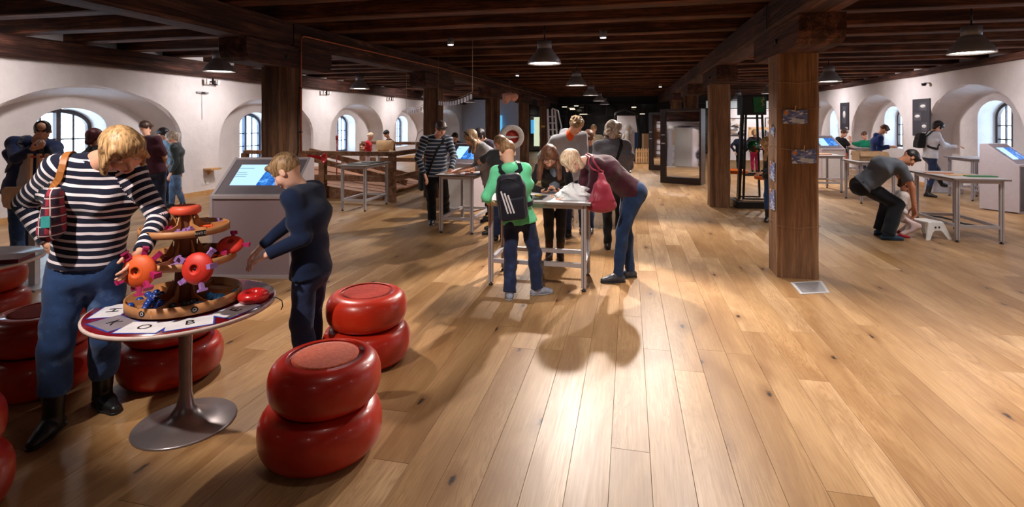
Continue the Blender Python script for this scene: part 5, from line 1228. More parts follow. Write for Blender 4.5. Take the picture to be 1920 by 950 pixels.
Qg = person('long-haired girl in a dark jacket and jeans walking behind the pale pillar', 1.44, -110,
    [(1441, 414, 1431, 419), (1452, 408, 1443, 411)], (1443, 325, 8.75), (1443, 284, 8.75), (1438, 271, 8.7), (25, -5, 0),
    [(1428, 323, 8.5, (.3, -.6, -1)), (1438, 325, 8.9, (.3, -.6, -1))], cloth('charcoal_jacket', (34, 34, 38)), DEN, LEATH, ('long', H_BLOND, .20), female=False, fine=1.6, build=.95, shw=.15, shoe_kind='boot', collar=cloth('coral_scarf', (214, 92, 66)))
person('child in a dark blue top standing beyond the black tower', 1.36, 160,
    [(1384, 324, 1384, 320), (1392, 324, 1393, 320)], (1388, 283, 16.8), (1388, 262, 16.7), (1388, 253, 16.7), (15, 0, 0),
    [(1378, 284, 16.7, (-1, -.3, -.5)), (1397, 284, 16.8, (1, -.3, -.5))], cloth('dark_blue_top', (26, 34, 60)), BLK, LEATH, ('short', H_BLK), fine=2.4, shw=.16)
person('blond child in dark top and pink trousers beyond the black tower', 1.46, 170,
    [(1411, 322, 1410, 318), (1419, 322, 1420, 318)], (1415, 280, 17.0), (1415, 258, 17.0), (1415, 249, 16.9), (10, 0, 0),
    [(1405, 280, 17, (-1, -.3, -.5)), (1425, 276, 17.1, (1, -.3, -.5))], cloth('charcoal_jacket', (34, 34, 38)), cloth('pink_trousers', (196, 36, 104)), LEATH, ('bob', H_BLOND, .15), fine=2.4, shw=.16)
Rm = person('balding man in a navy jacket drinking from a white cup by the left window', 1.76, 18,
    [(56, 468, 64, 477), (34, 476, 28, 487)], (50, 347, 6.4), (66, 265, 6.3), (80, 246, 6.18), (28, 14, 0),
    [(94, 296, 5.95, (-1, -.4, -.8)), (61, 279, 6.03, (1, -.3, -.9), dict(d=(-.85, .25, .25), n=(-.1, -.3, .9), curl=.8))],
    cloth('navy_jacket', (26, 42, 84)), DEN, (LEATHG, plain('sneaker_sole', (150, 150, 158), .6)), ('bald', H_BLK), fine=1.25, build=1.15, shw=.195, hem=.12, loose=1.7, leg='straight', apron=cloth('grey_print_tee', (186, 176, 184)))
person('woman with dark reddish hair in black, behind the striped woman', 1.62, 150,
    [(172, 458, 171, 446), (190, 458, 192, 446)], (186, 340, 7.0), (184, 276, 6.95), (177, 259, 6.95), (25, 25, 0),
    [(160, 330, 7.1, (-1, -.3, -.3)), (208, 330, 7.1, (1, -.3, -.3))], BLK, BLK, LEATH, ('mid', H_RED, .16), female=True, fine=1.6, shw=.16)
person('dark-haired man in a maroon T-shirt and jeans seen from behind by the first arch', 1.76, 165,
    [(282, 420, 280, 409), (300, 414, 302, 404)], (290, 313, 8.55), (276, 258, 8.5), (272, 241, 8.6), (20, 5, 0),
    [(262, 315, 8.5, (-1, -.3, -.3)), (308, 312, 8.7, (1, -.3, -.3))], MAR, DEND, cloth('brown_suede', (64, 38, 30)), ('short', hairm('hair_dark_brown', (30, 18, 16), (88, 60, 48))), fine=1.6, sleeve=.45, leg='straight', shw=.185)
person('fair-haired woman in a dark leather jacket and light jeans walking by the first arch', 1.58, -70,
    [(346, 386, 336, 389), (326, 388, 316, 390)], (331, 315, 10.1), (328, 270, 10.0), (322, 258, 10.0), (22, 0, 0),
    [(320, 325, 9.8, (.3, -.6, -.5)), (338, 322, 10.2, (.3, -.6, -.5))], cloth('leather_green_black', (38, 46, 50), rough=.5), cloth('light_jeans', (84, 112, 150), 'denim', (112, 142, 178)), LEATH, ('mid', H_GREY, .12), female=True, fine=1.9, shw=.16)
person('black-haired person with a pale blue bag strap, half hidden behind the leather jacket', 1.62, -20,
    [(314, 383, 315, 388), (304, 383, 303, 388)], (309, 316, 10.4), (308, 264, 10.4), (306, 251, 10.35), (25, 0, 0),
    [(318, 308, 10.3, (-1, -.3, -.3)), (299, 308, 10.3, (1, -.3, -.3))], cloth('pale_blue_top', (150, 186, 214)), DEND, LEATH, ('bob', H_BLK, .12), female=True, fine=2.0, shw=.15)
person('dark-clad man leaning at the far side of the wooden railing', 1.6, -60,
    [(732.0, 320.0, 729.0, 322.0), (740.0, 322.0, 737.0, 324.0)], (735, 284, 17), (730, 262, 16.9), (725, 251, 16.8), (30, 0, 0),
    [(722, 275, 16.6, (.3, -.6, -.5)), (724, 277, 16.8, (.3, -.6, -.5))], BLK, cloth('black_trousers', (22, 26, 38)), LEATH, ('short', H_BLK), fine=2.3)
person('small child in a red jacket with fair hair behind the railing', 1.35, -80,
    [(690, 325, 686, 326), (694, 328, 690, 329)], (690, 285, 16.2), (690, 265, 16.2), (695, 256, 16.2), (25, 0, 0),
    [(683, 276, 16, (.3, -.6, -.5)), (684, 278, 16.3, (.3, -.6, -.5))], cloth('red_jacket', (190, 28, 40)), cloth('pale_trousers', (206, 180, 180)), LEATH, ('short', H_PALEB), fine=2.3)
person('dark-haired child in black seen between the striped man and the woman in grey', 1.38, -10,
    [(860.0, 354.0, 860.0, 357.0), (852.0, 354.0, 851.0, 357.0)], (855, 285, 12.8), (854, 267, 12.7), (853, 258, 12.6), (15, 0, 0),
    [(864, 280, 12.4, (-1, -.3, -.3)), (846, 280, 12.4, (1, -.3, -.3))], BLK, BLK, LEATH, ('short', H_BLK), fine=2.3)
person('dark-haired person in a purple-grey coat right behind the woman in light grey', 1.66, -60,
    [(920.0, 413.0, 910.0, 415.0), (928.0, 408.0, 918.0, 409.0)], (918, 318, 9.2), (910, 264, 9.2), (899, 254, 9.1), (30, 0, 0),
    [(886, 312, 9.1, (.3, -.6, -.5)), (892, 310, 9.3, (.3, -.6, -.5))], cloth('purple_grey_coat', (58, 52, 68)), BLK, LEATH, ('mid', H_BLK, .14), fine=1.7)
person('light-brown-haired child in a dark grey top left of the green-hooded boy', 1.46, 130,
    [(930, 452, 928, 443), (942, 452, 944, 443)], (937, 332, 7.15), (934, 284, 7.1), (938, 270, 7.1), (15, 0, 0),
    [(922, 300, 7.2, (-1, -.3, -.3)), (950, 320, 7.3, (1, -.3, -.3))], cloth('dark_grey_tee', (58, 60, 66)), DEND, LEATH, ('short', H_LBRN), fine=1.6, sleeve=.4, build=.95, shw=.155)
person('distant bald person in a beige shirt seen from behind at the end of the aisle', 1.68, 180,
    [(1108, 345, 1107, 342), (1118, 345, 1119, 342)], (1113, 288, 14.0), (1113, 254, 14.0), (1113, 242, 14.0), (5, 0, 0),
    [(1100, 285, 14, (-1, -.3, -.3)), (1126, 285, 14, (1, -.3, -.3))], cloth('beige_shirt', (176, 164, 140)), BLK, LEATH, ('buzz', H_DBL), fine=2.2)

# ------------------------------------------------------------------ things they wear and hold
bl = cloth('backpack_black', (20, 24, 38), rough=.6)
backpack(Cg, 'black backpack with three white stripes on the green-hooded boy', bl, stripes=True, w=.27, h=.44, d=.15, low=.03, side=-.02)
backpack(Mw, 'small black backpack on the woman with the black bob', BLK, w=.26, h=.36, d=.14)
backpack(Rm, 'dark grey rucksack on the man drinking from a cup', cloth('rucksack_grey', (74, 76, 90)), w=.28, h=.42, d=.14, low=.06)
# striped woman's tartan shoulder bag under a tan strap
t = worn(A, 'shoulder_bag', 'red tartan shoulder bag on a tan leather strap under the arm of the striped woman', 'bag')
k = A['k']; up, SX, fw_ = A['up'], A['SX'], A['fwd']
N = NT('tartan'); o_ = N.obj(); sp = N.n('ShaderNodeSeparateXYZ', i={0: o_})
fx = N.math('FRACT', N.math('MULTIPLY', sp.outputs[0], 22)); fz = N.math('FRACT', N.math('MULTIPLY', sp.outputs[2], 22))
c = N.mix(N.math('LESS_THAN', fx, .45), lin((46, 26, 48)), lin((150, 34, 52))); c = N.mix(N.math('LESS_THAN', fz, .3), c, lin((96, 26, 50))); c = N.mix(N.math('LESS_THAN', fz, .12), c, lin((214, 200, 196))); c = N.mix(N.math('LESS_THAN', fx, .1), c, lin((214, 200, 196)))
N.set(col=c, rough=.8); TART = N.m
bc = A['pt']((100, 393, 2.60)) + V3(0, 0, 0)
bcm = [cone(bc - up * .10, bc + up * .08, .055, .035, n=fw_, s=1.6, k=.02)]
mesh_sdf('bag_body', [(bcm, .009, .003, 1.2, None, None)], TART, t)
TAN = plain('tan_leather', (172, 108, 54), .45, 0, .15)
sa = A['nk'] - up * .03 + SX * .105
m = MB(); ribbon(m, hug(A, [bc + up * .08 + fw_ * .0, A['chest'] + SX * .155 + fw_ * .11, sa + fw_ * .04, sa, sa - fw_ * .05, A['chest'] + SX * .16 - fw_ * .12], .009), .030, .008, A); m.build('strap', TAN, t)
MB().tube([bc + up * .10, bc + up * .06 + SX * .02], .014, 8).build('strap_ring', BLACK, t)
MB().box(-.018, .018, -.004, .004, -.035, .02, M=Matrix.Translation(bc + fw_ * .075 - up * .03)).build('charm', plain('charm_teal', (60, 150, 150), .4), t)
# blonde woman's pink bag
t = worn(Eb, 'shoulder_bag', 'large dusty pink leather shoulder bag hanging from the bending blonde woman', 'bag'); PNK = cloth('pink_leather', (150, 48, 68), rough=.4)
b0, b1 = Eb['pt']((1128, 384, 5.12)), Eb['pt']((1128, 335, 5.16)); ZZ = V3(0, 0, 1); YY = V3(0, 1, 0)
q = [cone(b0 - ZZ * .005, b0 + ZZ * .18, .074, .045, n=YY, s=1.75, k=.05), cone(b0 + ZZ * .16, b1 + ZZ * .04, .044, .022, n=YY, s=1.3, k=.04), ell(b0 + YY * .09 - ZZ * .0, (.045, .06, .05), k=.03), ell(b0 - YY * .09, (.045, .06, .05), k=.03)]
for j in range(7):
    yy = -.10 + .033 * j; q.append(cone(b1 + ZZ * .01 + YY * yy * .2, b0 + YY * yy * 1.05 + ZZ * .05 + V3(-.054, 0, 0), .008, .014, k=.02))
    q.append(cone(b1 + ZZ * .01 + YY * yy * .2, b0 + YY * yy * 1.05 + ZZ * .05 + V3(.054, 0, 0), .008, .014, k=.02))
mesh_sdf('bag_body', [(q, .007, .003, 1.5, None, None)], PNK, t)
for dy in (-.02, .03):
    m = MB(); tp = Eb['pt']((1110, 296, 5.30)); hp_ = hug(Eb, [b1 + ZZ * .05 + YY * dy, (b1 + tp) / 2 + YY * dy, tp + YY * dy * .6, tp + YY * dy * .6 + V3(.14, .02, .03)], .012, 16); m.tube([b1 + ZZ * .0 + YY * dy * .5] + list(hp_), .010, 8); m.build('handle', PNK, t)
# cross-body straps and satchel
t = worn(Fs, 'satchel', 'black satchel at the hip of the man in the striped sweater', 'bag')
c0 = Fs['pt']((790, 338, 8.2)); mesh_sdf('bag_body', [([cone(c0 - V3(0, 0, .12), c0 + V3(0, 0, .10), .045, .045, n=(0, 1, 0), s=2.6, k=.02)], .012, .002, 1, None, None)], BLK, t)
m = MB(); ribbon(m, hug(Fs, [Fs['hip'] + Fs['SX'] * .16 + Fs['fwd'] * .10, Fs['chest'] + Fs['fwd'] * .14 + Fs['SX'] * .02, Fs['nk'] - Fs['SX'] * .10 * 1 - Fs['up'] * .02, Fs['chest'] - Fs['fwd'] * .12]), .035, .008, Fs); m.build('strap', BLK, t)
t = worn(Jw, 'crossbody_strap', 'black bag strap across the back of the grey-haired woman', 'strap')
m = MB(); ribbon(m, hug(Jw, [Jw['nk'] + Jw['SX'] * .11 - Jw['up'] * .03, Jw['chest'] - Jw['fwd'] * .15 + Jw['SX'] * .05, Jw['hip'] - Jw['fwd'] * .14 - Jw['SX'] * .12]), .035, .008, Jw); m.build('band', BLK, t)
# cup, phone, glasses
g = Rm['hx'](0, .15, -.075); t = worn(Rm, 'cup', 'white cup at the mouth of the balding man', 'cup')
Mc = Matrix.Translation(g) @ Matrix.Rotation(R(-60), 4, 'X')
MB().lathe([(.0, 0), (.026, 0), (.040, .03), (.044, .062), (.041, .062), (.036, .03), (.02, .008), (0, .008)], 24, M=Mc @ Matrix.Translation((0, 0, -.05))).build('bowl', WHITEP, t)
MB().tube([Mc @ Vector((.04, 0, -.02 + .02)), Mc @ Vector((.062, 0, -.03)), Mc @ Vector((.036, 0, -.04))], .005, 8).build('handle', WHITEP, t)
la, ra = Dg['arms'][0][2], Dg['arms'][1][2]; pc = (la + ra) / 2 + V3(0, .075, .02)
t = worn(Dg, 'phone', 'small dark phone held in both hands by the long-haired girl', 'phone'); MB().box(-.075, .075, -.038, .038, -.004, .004, M=Tm(tuple(pc), 0, R(20)), bev=.003).build('case', BLACK, t); MB().box(-.066, .066, -.033, .033, .004, .005, M=Tm(tuple(pc), 0, R(20))).build('screen', plain('phone_glass', (70, 60, 70), .1), t)
t = worn(Dg, 'glasses', 'thin dark glasses on the long-haired girl', 'glasses'); m = MB()
for s in (-1, 1):
    pts = [Dg['hx'](s * .034 + .024 * math.cos(a), .094, .008 + .017 * math.sin(a)) for a in [2 * PI * i / 16 for i in range(17)]]; m.tube(pts, .0018, 6)
    m.tube([Dg['hx'](s * .058, .092, .014), Dg['hx'](s * .078, .05, .012), Dg['hx'](s * .080, .0, .008)], .0018, 6)
m.tube([Dg['hx'](-.010, .094, .012), Dg['hx'](.010, .094, .012)], .0018, 6); m.build('frame', BLACK, t)
t = worn(Gw, 'hairband', 'dark hairband on the woman in light grey', 'hairband'); m = MB(); m.tube([Gw['hx'](.088 * math.cos(a), .02 - .01 * math.sin(a), .045 + .098 * math.sin(a)) for a in [PI * i / 14 for i in range(15)]], .010, 8); m.build('band', BLK, t)
# ================================================================== FAR EXHIBITS
N = NT('warped_mirror'); o_ = N.obj(); sp = N.n('ShaderNodeSeparateXYZ', i={0: o_}).outputs[2]
wv = N.math('SINE', N.math('MULTIPLY_ADD', sp, 5.5, N.math('MULTIPLY', N.noise(o_, 1.2, 2), 3.0)))
N.set(col=(.78, .80, .84), metal=1.0, rough=.05); MIRR = N.m
BROWNF = plain('dark_brown_lacquer', (38, 22, 22), .3, 0, .2)
def mirror(x, y, rz, w, h, label, mat=MIRR, d=.34):
    t = thing('standing_mirror', label, 'mirror', (x, y, 0), rz)
    MB().box(-w / 2, w / 2, .02, d, .0, h).build('cabinet', BROWNF, t)
    m = MB(); f = .13
    m.box(-w / 2 - .02, w / 2, -.05, .02, 0, .17, bev=.006); m.box(-w / 2 - .02, w / 2, -.05, .02, h - .06, h, bev=.006); m.box(-w / 2 - .02, -w / 2 + f, -.05, .02, .17, h - .06, bev=.006); m.box(w / 2 - .04, w / 2, -.05, .02, .17, h - .06, bev=.006)
    m.build('frame', BROWNF, t)
    nx, nz = 6, 40; vs = [(-w / 2 + f + (w - f - .04) * i / nx, .004 - .010 * math.sin(j / nz * PI * 3.2) , .17 + (h - .23) * j / nz) for j in range(nz + 1) for i in range(nx + 1)]
    m = MB(); m.add(vs, [(j * (nx + 1) + i, j * (nx + 1) + i + 1, (j + 1) * (nx + 1) + i + 1, (j + 1) * (nx + 1) + i) for j in range(nz) for i in range(nx)], True)
    m.build('mirror_glass', MIRR, t)
    for z in (1.05, 1.28): MB().box(-w / 2 + .01, -w / 2 + f - .02, -.062, -.05, z, z + .03, bev=.003).build('name_plate', ALU, t)
    return t
mirror(1.34, 14.52, R(-24), 1.06, 1.99, 'tall brown-framed distorting mirror left of the second right pillar')
mirror(1.08, 18.4, R(-30), .9, 1.95, 'second dark standing mirror, behind and left of the big one')
# black tower exhibit
g = G(1404, None, 0, 10.25); t = thing('ball_machine', 'tall black tower exhibit with orange trays beside the soot-stained pillar', 'exhibit', (g.x + .05, g.y, 0), YAW - .1)
BLKM = plain('satin_black', (16, 15, 18), .3, .1, .1); OTR = plain('orange_tray', (232, 112, 24), .4); DGRN = plain('dark_green_acrylic', (14, 92, 48), .2)
MB().box(-.38, .38, -.34, .34, 0, .13, bev=.01).build('base', BLKM, t)
MB().box(-.28, .26, -.30, .2, .131, .15).build('deck_board', plain('deck_pine', (176, 140, 106), .6), t)
for sx in (-1, 1):
    for sy in (-1, 1): m = MB(); m.bar((sx * .21, sy * .17, .15), (sx * .15, sy * .13, 1.78), .035, .035); m.build('post', BLKM, t)
MB().bar((-.27, -.1, .15), (-.19, -.1, 2.1), .05, .05).build('post', BLKM, t)
MB().box(-.22, .22, -.17, .17, 1.78, 2.16, bev=.008).build('top_box', BLKM, t)
MB().prism([(-.02, 1.83), (.17, 1.83), (.19, 2.12), (-.04, 2.12)], 'y', -.185, -.172).build('green_panel', DGRN, t)
for k in range(5): MB().tube([(.13 + .02 * math.sin(k * 2), -.19, 1.96 + k * .035), (.15 + .02 * math.cos(k * 2), -.19, 1.98 + k * .035)], .008, 6).build('gold_bead', plain('gold_bead', (210, 180, 100), .3), t)
for z in (.16, .62, 1.12, 1.72): 
    m = MB(); w_ = .21 - .06 * (z - .15) / 1.6
    for s in (-1, 1): m.bar((-w_, s * w_ * .8, z), (w_, s * w_ * .8, z), .03, .03)
    m.build('cross_rail', BLKM, t)
def ring_tray(x, y, z, r, nm):
    MB().lathe([(r * .25, 0), (r, 0), (r + .01, .06), (r, .065), (r - .012, .012), (r * .25, .012)], 28, (x, y, z)).build(nm, OTR, t)
ring_tray(.20, -.30, .56, .24, 'orange_tray'); ring_tray(-.24, .25, .62, .24, 'orange_tray')
MB().lathe([(0, -.02), (.11, -.02), (.11, .02), (0, .02)], 28, M=Tm((.03, -.02, 1.17), 0, R(90))).build('green_wheel', DGRN, t)
MB().tube([(.03, -.06, 1.17), (.09, -.06, 1.06)], .022, 8).build('orange_knob', OTR, t)
# pale exhibition wall with framed pictures behind the tower
BOARDW = plain('board_white', (222, 218, 226), .7, 0, .03)
t = thing('exhibition_wall', 'white exhibition wall with framed pictures behind the black tower', 'panel', G(1412, None, 0, 19.0), YAW)
MB().box(-1.25, 1.25, 0, .08, .25, 2.12).build('board', BOARDW, t); m = MB()
for x in (-1.2, 1.2): m.box(x - .03, x + .03, -.2, .28, 0, .25)
m.build('foot', DKMET, t)
for x0, x1, z0, z1 in ((-.95, -.30, 1.15, 1.78), (.42, 1.15, 1.10, 1.80)):
    fr_ = MB().box(x0, x1, -.03, 0, z0, z1).build('picture_frame', BLACK, t); MB().box(x0 + .03, x1 - .03, -.036, -.03, z0 + .03, z1 - .03).build('print', print_mat('grey_prints', (214, 212, 216), [(214, 212, 216), (120, 116, 120), (60, 56, 60), (180, 150, 130)], 7), fr_)
for x0, x1, z0, z1 in ((-.25, .75, 1.36, 1.45), (-.25, -.16, .72, 1.45), (.30, 1.2, 1.05, 1.12), (-.25, .9, .72, .78)): MB().box(x0, x1, -.22, -.18, z0, z1).build('wooden_lath', PINE, t)
MB().box(-.25, -.18, -.22, 0, .70, .76).build('wooden_lath', PINE, t)
tag(MB().box(-1.4, 1.4, -.02, .02, 2.16, 2.42, M=Matrix.Translation(G(1395, None, 0, 19.4)) @ Matrix.Rotation(YAW, 4, 'Z')).build('glass_band', glow('glass_band_glow', (176, 186, 190), .25)), 'long pale glass band above the exhibition wall', 'glass band')  # pale glass band, its brightness put in as a weak glow
# white ring machine
g = G(959, None, 0, 11.3); t = thing('ring_machine', 'white upright ring exhibit with a red opening between the left pillars', 'exhibit', (g.x, g.y, 0), YAW + .25)
M = Tm((0, 0, 1.32), 0, R(90))
MB().lathe([(.16, -.09), (.25, -.09), (.265, -.07), (.265, .07), (.25, .09), (.16, .09), (.15, .07), (.15, -.07), (.16, -.09)], 40, M=M).build('ring', WHITEP, t)
MB().lathe([(0, -.03), (.155, -.03), (.155, .03), (0, .03)], 32, M=M).build('red_disc', plain('disc_red', (176, 46, 34), .5), t)
MB().prism([(-.15, .03), (-.15, -.05), (.13, -.005), (.13, .012)], 'y', -.06, -.032, M=Tm((0, 0, 1.32))).build('wedge', WHITEP, t)
MB().box(-.17, .17, -.08, .08, .06, 1.12, bev=.02).build('stand', plain('stand_grey', (150, 146, 152), .5), t); MB().box(-.26, .26, -.2, .2, 0, .06, bev=.01).build('base', WHITEP, t)
for a in range(0, 360, 45): MB().tube([M @ Vector((.21 * math.cos(R(a)), .21 * math.sin(R(a)), .088)), M @ Vector((.21 * math.cos(R(a)), .21 * math.sin(R(a)), .094))], .012, 8).build('bolt', ALU, t)
# end of the aisle: dark glazed screen, glowing windows
t = thing('glazed_screen', 'dark glazed partition closing the far end of the aisle', 'partition', (0, VF - .55, 0))
for x in np.arange(-5.4, 7.3, 1.05): MB().box(x - .03, x + .03, 0, .06, 0, 2.64).build('mullion', BLKM, t)
for z in (.05, 1.0, 2.0, 2.6): MB().box(-5.4, 7.1, .0, .05, z - .03, z + .03).build('transom', BLKM, t)
N = NT('dark_glass'); N.set(col=(.012, .018, .02), rough=.08, spec=.7); DGL = N.m
for x in np.arange(-5.4, 7.0, 1.05):
    for z0, z1 in ((.08, .97), (1.03, 1.97), (2.03, 2.57)): MB().box(x + .03, x + 1.02, .02, .035, z0, z1).build('glass_panel', DGL, t)
for (px, w_, z0, z1, c, lb) in ((905, .35, .4, 2.0, (90, 170, 214), 'blue-lit narrow window at the end of the left aisle'), (998, .32, .3, 1.9, (196, 206, 176), 'pale lit door at the far end, right of the farthest pillars'), (990, .22, 1.0, 1.75, (70, 150, 200), 'small blue-lit pane at the far end')):
    g = G(px, None, 0, 27.5 if px != 905 else 26); MB().box(g.x - w_ / 2, g.x + w_ / 2, -.03, -.005, z0, z1).build('lit_pane', glow('lit_' + str(px), c, .8), t, label=lb)
r_ = random.Random(21)
for k in range(7):
    x = r_.uniform(-3.4, 1.2); t2 = thing('far_light', 'tiny distant lamp glowing before the dark glazed end', 'lamp', (x, VF - 1.0 - r_.uniform(0, 1.5), 2.2 + r_.uniform(-.2, .5)), 0, 'tiny lamps at the far end')
    MB().box(-r_.uniform(.05, .22), r_.uniform(.05, .22), -.03, .03, 0, .03).build('tube', glow('far_lamp', (230, 214, 190), 1.6), t2); MB().tube([(0, 0, .03), (0, 0, 3.17 - t2.location.z)], .006, 5).build('wire', BLACK, t2)
# space poster, blue column, arch, picket fence, box
g = G(1176, None, 0, 22.0); t = thing('poster_stand', 'tall white poster with a pale suited figure before the dark far end', 'poster', (g.x, g.y, 0), YAW)
MB().box(-.42, .42, -.03, .03, .12, 1.9).build('panel', BOARDW, t); MB().box(.30, .46, -.05, -.031, .12, 1.2).build('blue_band', plain('poster_blue', (30, 76, 128), .5), t); MB().box(-.2, .5, -.18, .18, 0, .12).build('foot', plain('poster_foot', (40, 70, 96), .5), t)
q = [cone((0, -.045, .6), (0, -.045, 1.15), .13, .11, k=.04), ell((0, -.05, 1.4), (.13, .05, .14), k=.03), cone((-.13, -.045, 1.12), (-.24, -.045, .85), .05, .04, k=.03), cone((.13, -.045, 1.12), (.22, -.045, 1.3), .05, .04, k=.03)]
for q_ in q: 
    if q_['t'] == 'c': q_['n'] = V3(1, 0, 0); q_['s'] = 1.0
mesh_sdf('suited_figure', [(q, .02, 0, 1, None, None)], plain('suit_white', (196, 188, 184), .7), t)
tag(MB().tube([G(1150, 232, D=21.5), G(1154, 212, D=21.5), G(1172, 205, D=21.5), G(1192, 212, D=21.5), G(1197, 250, D=21.5), G(1197, 303, D=21.5)], .035, 8).build('black_arch', BLKM), 'black curved tube arching over the suited-figure poster', 'arch')
g = G(1209, None, 0, 20.6); t = thing('picket_fence', 'low pale wooden picket fence at the far right of the aisle', 'fence', (g.x, g.y, 0), YAW)
for z in (.2, .46): MB().box(-.36, .36, -.02, .0, z, z + .06).build('rail', PINE, t)
for i in range(8):
    x = -.33 + i * .094; MB().prism([(x - .032, .03), (x + .032, .03), (x + .032, .56), (x, .61), (x - .032, .56)], 'y', -.04, -.02).build('picket', PINE, t)
for x in (-.33, .33): MB().box(x - .03, x + .03, .0, .06, 0, .5).build('post', PINE, t)
g = G(1216, None, 0, 21.6); t = thing('plywood_cabinet', 'brown plywood cabinet behind the picket fence', 'cabinet', (g.x, g.y, 0), YAW); MB().box(-.2, .2, 0, .3, 0, 1.15, bev=.005).build('body', KRAFT, t); MB().box(-.18, .18, -.012, 0, .05, 1.1).build('door', KRAFT, t)
# grey sculpture left of the curly-haired man
g = G(1042, None, 0, 14.5); t = thing('climbing_sculpture', 'slanted grey metal frame sculpture behind the curly-haired man', 'sculpture', (g.x, g.y, 0), YAW)
MB().box(-.3, .3, -.2, .2, 0, .1).build('base', DKMET, t); AW = plain('sculpture_white', (186, 184, 196), .4, .3)
for x0, x1, wd in ((-.16, -.22, .05), (-.05, -.10, .03), (.12, -.02, .035)): MB().bar((x0, 0, .1), (x1, 0, 2.0), wd, .05).build('upright', AW, t)
for k in range(9): z = .35 + k * .18; MB().bar((-.17 - k * .004, 0, z), (.09 - k * .012, 0, z), .03, .03).build('rung', AW, t)
MB().tube([(.05, 0, 1.1), (.16, 0, 1.5), (.06, 0, 1.95), (-.1, 0, 2.02)], .02, 8).build('arch', AW, t)
# hanging pennant strips and pink paper lantern
def strip(p0, p1, n, label, sag=.06):
    t = thing('pennant_strip', label, 'pennants', p0); m = MB(); d = p1 - p0
    pts = [d * (i / 12) - Vector((0, 0, sag * math.sin(PI * i / 12))) for i in range(13)]; m.tube(pts, .004, 5)
    for e in (0, 12): m.tube([pts[e], Vector((pts[e].x, pts[e].y, 3.02 - p0.z))], .004, 5)
    m.build('string', TWINE, t)
    for i in range(n):
        s = (i + .5) / n; c = d * s - Vector((0, 0, sag * math.sin(PI * s) + .07)); u = d.normalized()
        m = MB(); w_ = d.length / n * .30; vs = [c - u * w_ + Vector((0, 0, .042)), c + u * w_ + Vector((0, 0, .042)), c + u * w_ - Vector((0, 0, .042)), c - u * w_ - Vector((0, 0, .042))]
        nn = Vector((-u.y, u.x, 0)).normalized() * .004; m.add([v - nn for v in vs] + [v + nn for v in vs], [(0, 1, 2, 3), (7, 6, 5, 4), (0, 4, 5, 1), (1, 5, 6, 2), (2, 6, 7, 3), (3, 7, 4, 0)]); m.build('pennant', BOARDW, t)
strip(Vector((-4.0, 10.6, 2.12)), G(886, 172, D=8.6), 13, 'rising string of small white pennants beside the second left pillar')
strip(G(762, 203, D=12.8), Vector((-4.47, 11.0, 2.06)), 8, 'string of white pennants left of the second left pillar')
t = thing('paper_lantern', 'crumpled pink paper lantern at the left beam in mid distance', 'lantern', G(957, 180, D=12.2)); PAP = plain('pink_paper', (228, 170, 156), .7)
q = [ell((-.06, 0, 0), (.13, .12, .11), k=.05), ell((.08, .02, -.02), (.11, .1, .09), k=.05), ell((-.12, .0, -.12), (.07, .07, .07), k=.04)]
mesh_sdf('shade', [(q, .014, .012, 2, None, None)], PAP, t); MB().tube([(0, 0, .08), (-.05, 0, .75)], .005, 5).build('cord', BLACK, t)
# right wall posters
POSTK = plain('poster_dark', (52, 50, 58), .5, 0, .06)
def wposter(y, z, w, h, label, blobs):
    t = thing('wall_poster', label, 'poster', (WR - .002, y, z))
    MB().box(-.02, 0, -w / 2, w / 2, -h / 2, h / 2).build('panel', POSTK, t)
    for (by, bz, bw, bh, g_) in blobs: 
        a = MB().box(-.0215, -.02, by - bw / 2, by + bw / 2, bz - bh / 2, bz + bh / 2).build('picture', plain('poster_picture', (78, 76, 84), .5), t); MB().lathe([(0, 0), (1, 0), (1, .001), (0, .001)], 10, M=Tm((-.0225, by, bz + .01)) @ Matrix.Rotation(R(-90), 4, 'Y') @ Matrix.Diagonal((bh * .22, bw * .4, 1, 1))).build('pale_shape', plain('poster_white', (214, 212, 210), .5), a)
    for k in range(3): MB().box(-.0215, -.02, -w / 2 + .05, -w / 2 + .05 + .18 + .06 * k, -h / 2 + .04 + k * .022, -h / 2 + .05 + k * .022).build('caption_line', plain('poster_white', (214, 212, 210), .5), t)
wposter(15.55, 1.76, .82, .96, 'dark poster with three pale specimen pictures on the right wall', ((-.1, .28, .34, .2, 0), (.16, .02, .34, .2, 0), (-.16, -.24, .28, .22, 0)))
wposter(20.5, 1.84, .75, .95, 'dark narrow poster between the farther right arches', ((.0, .05, .3, .6, 0),))
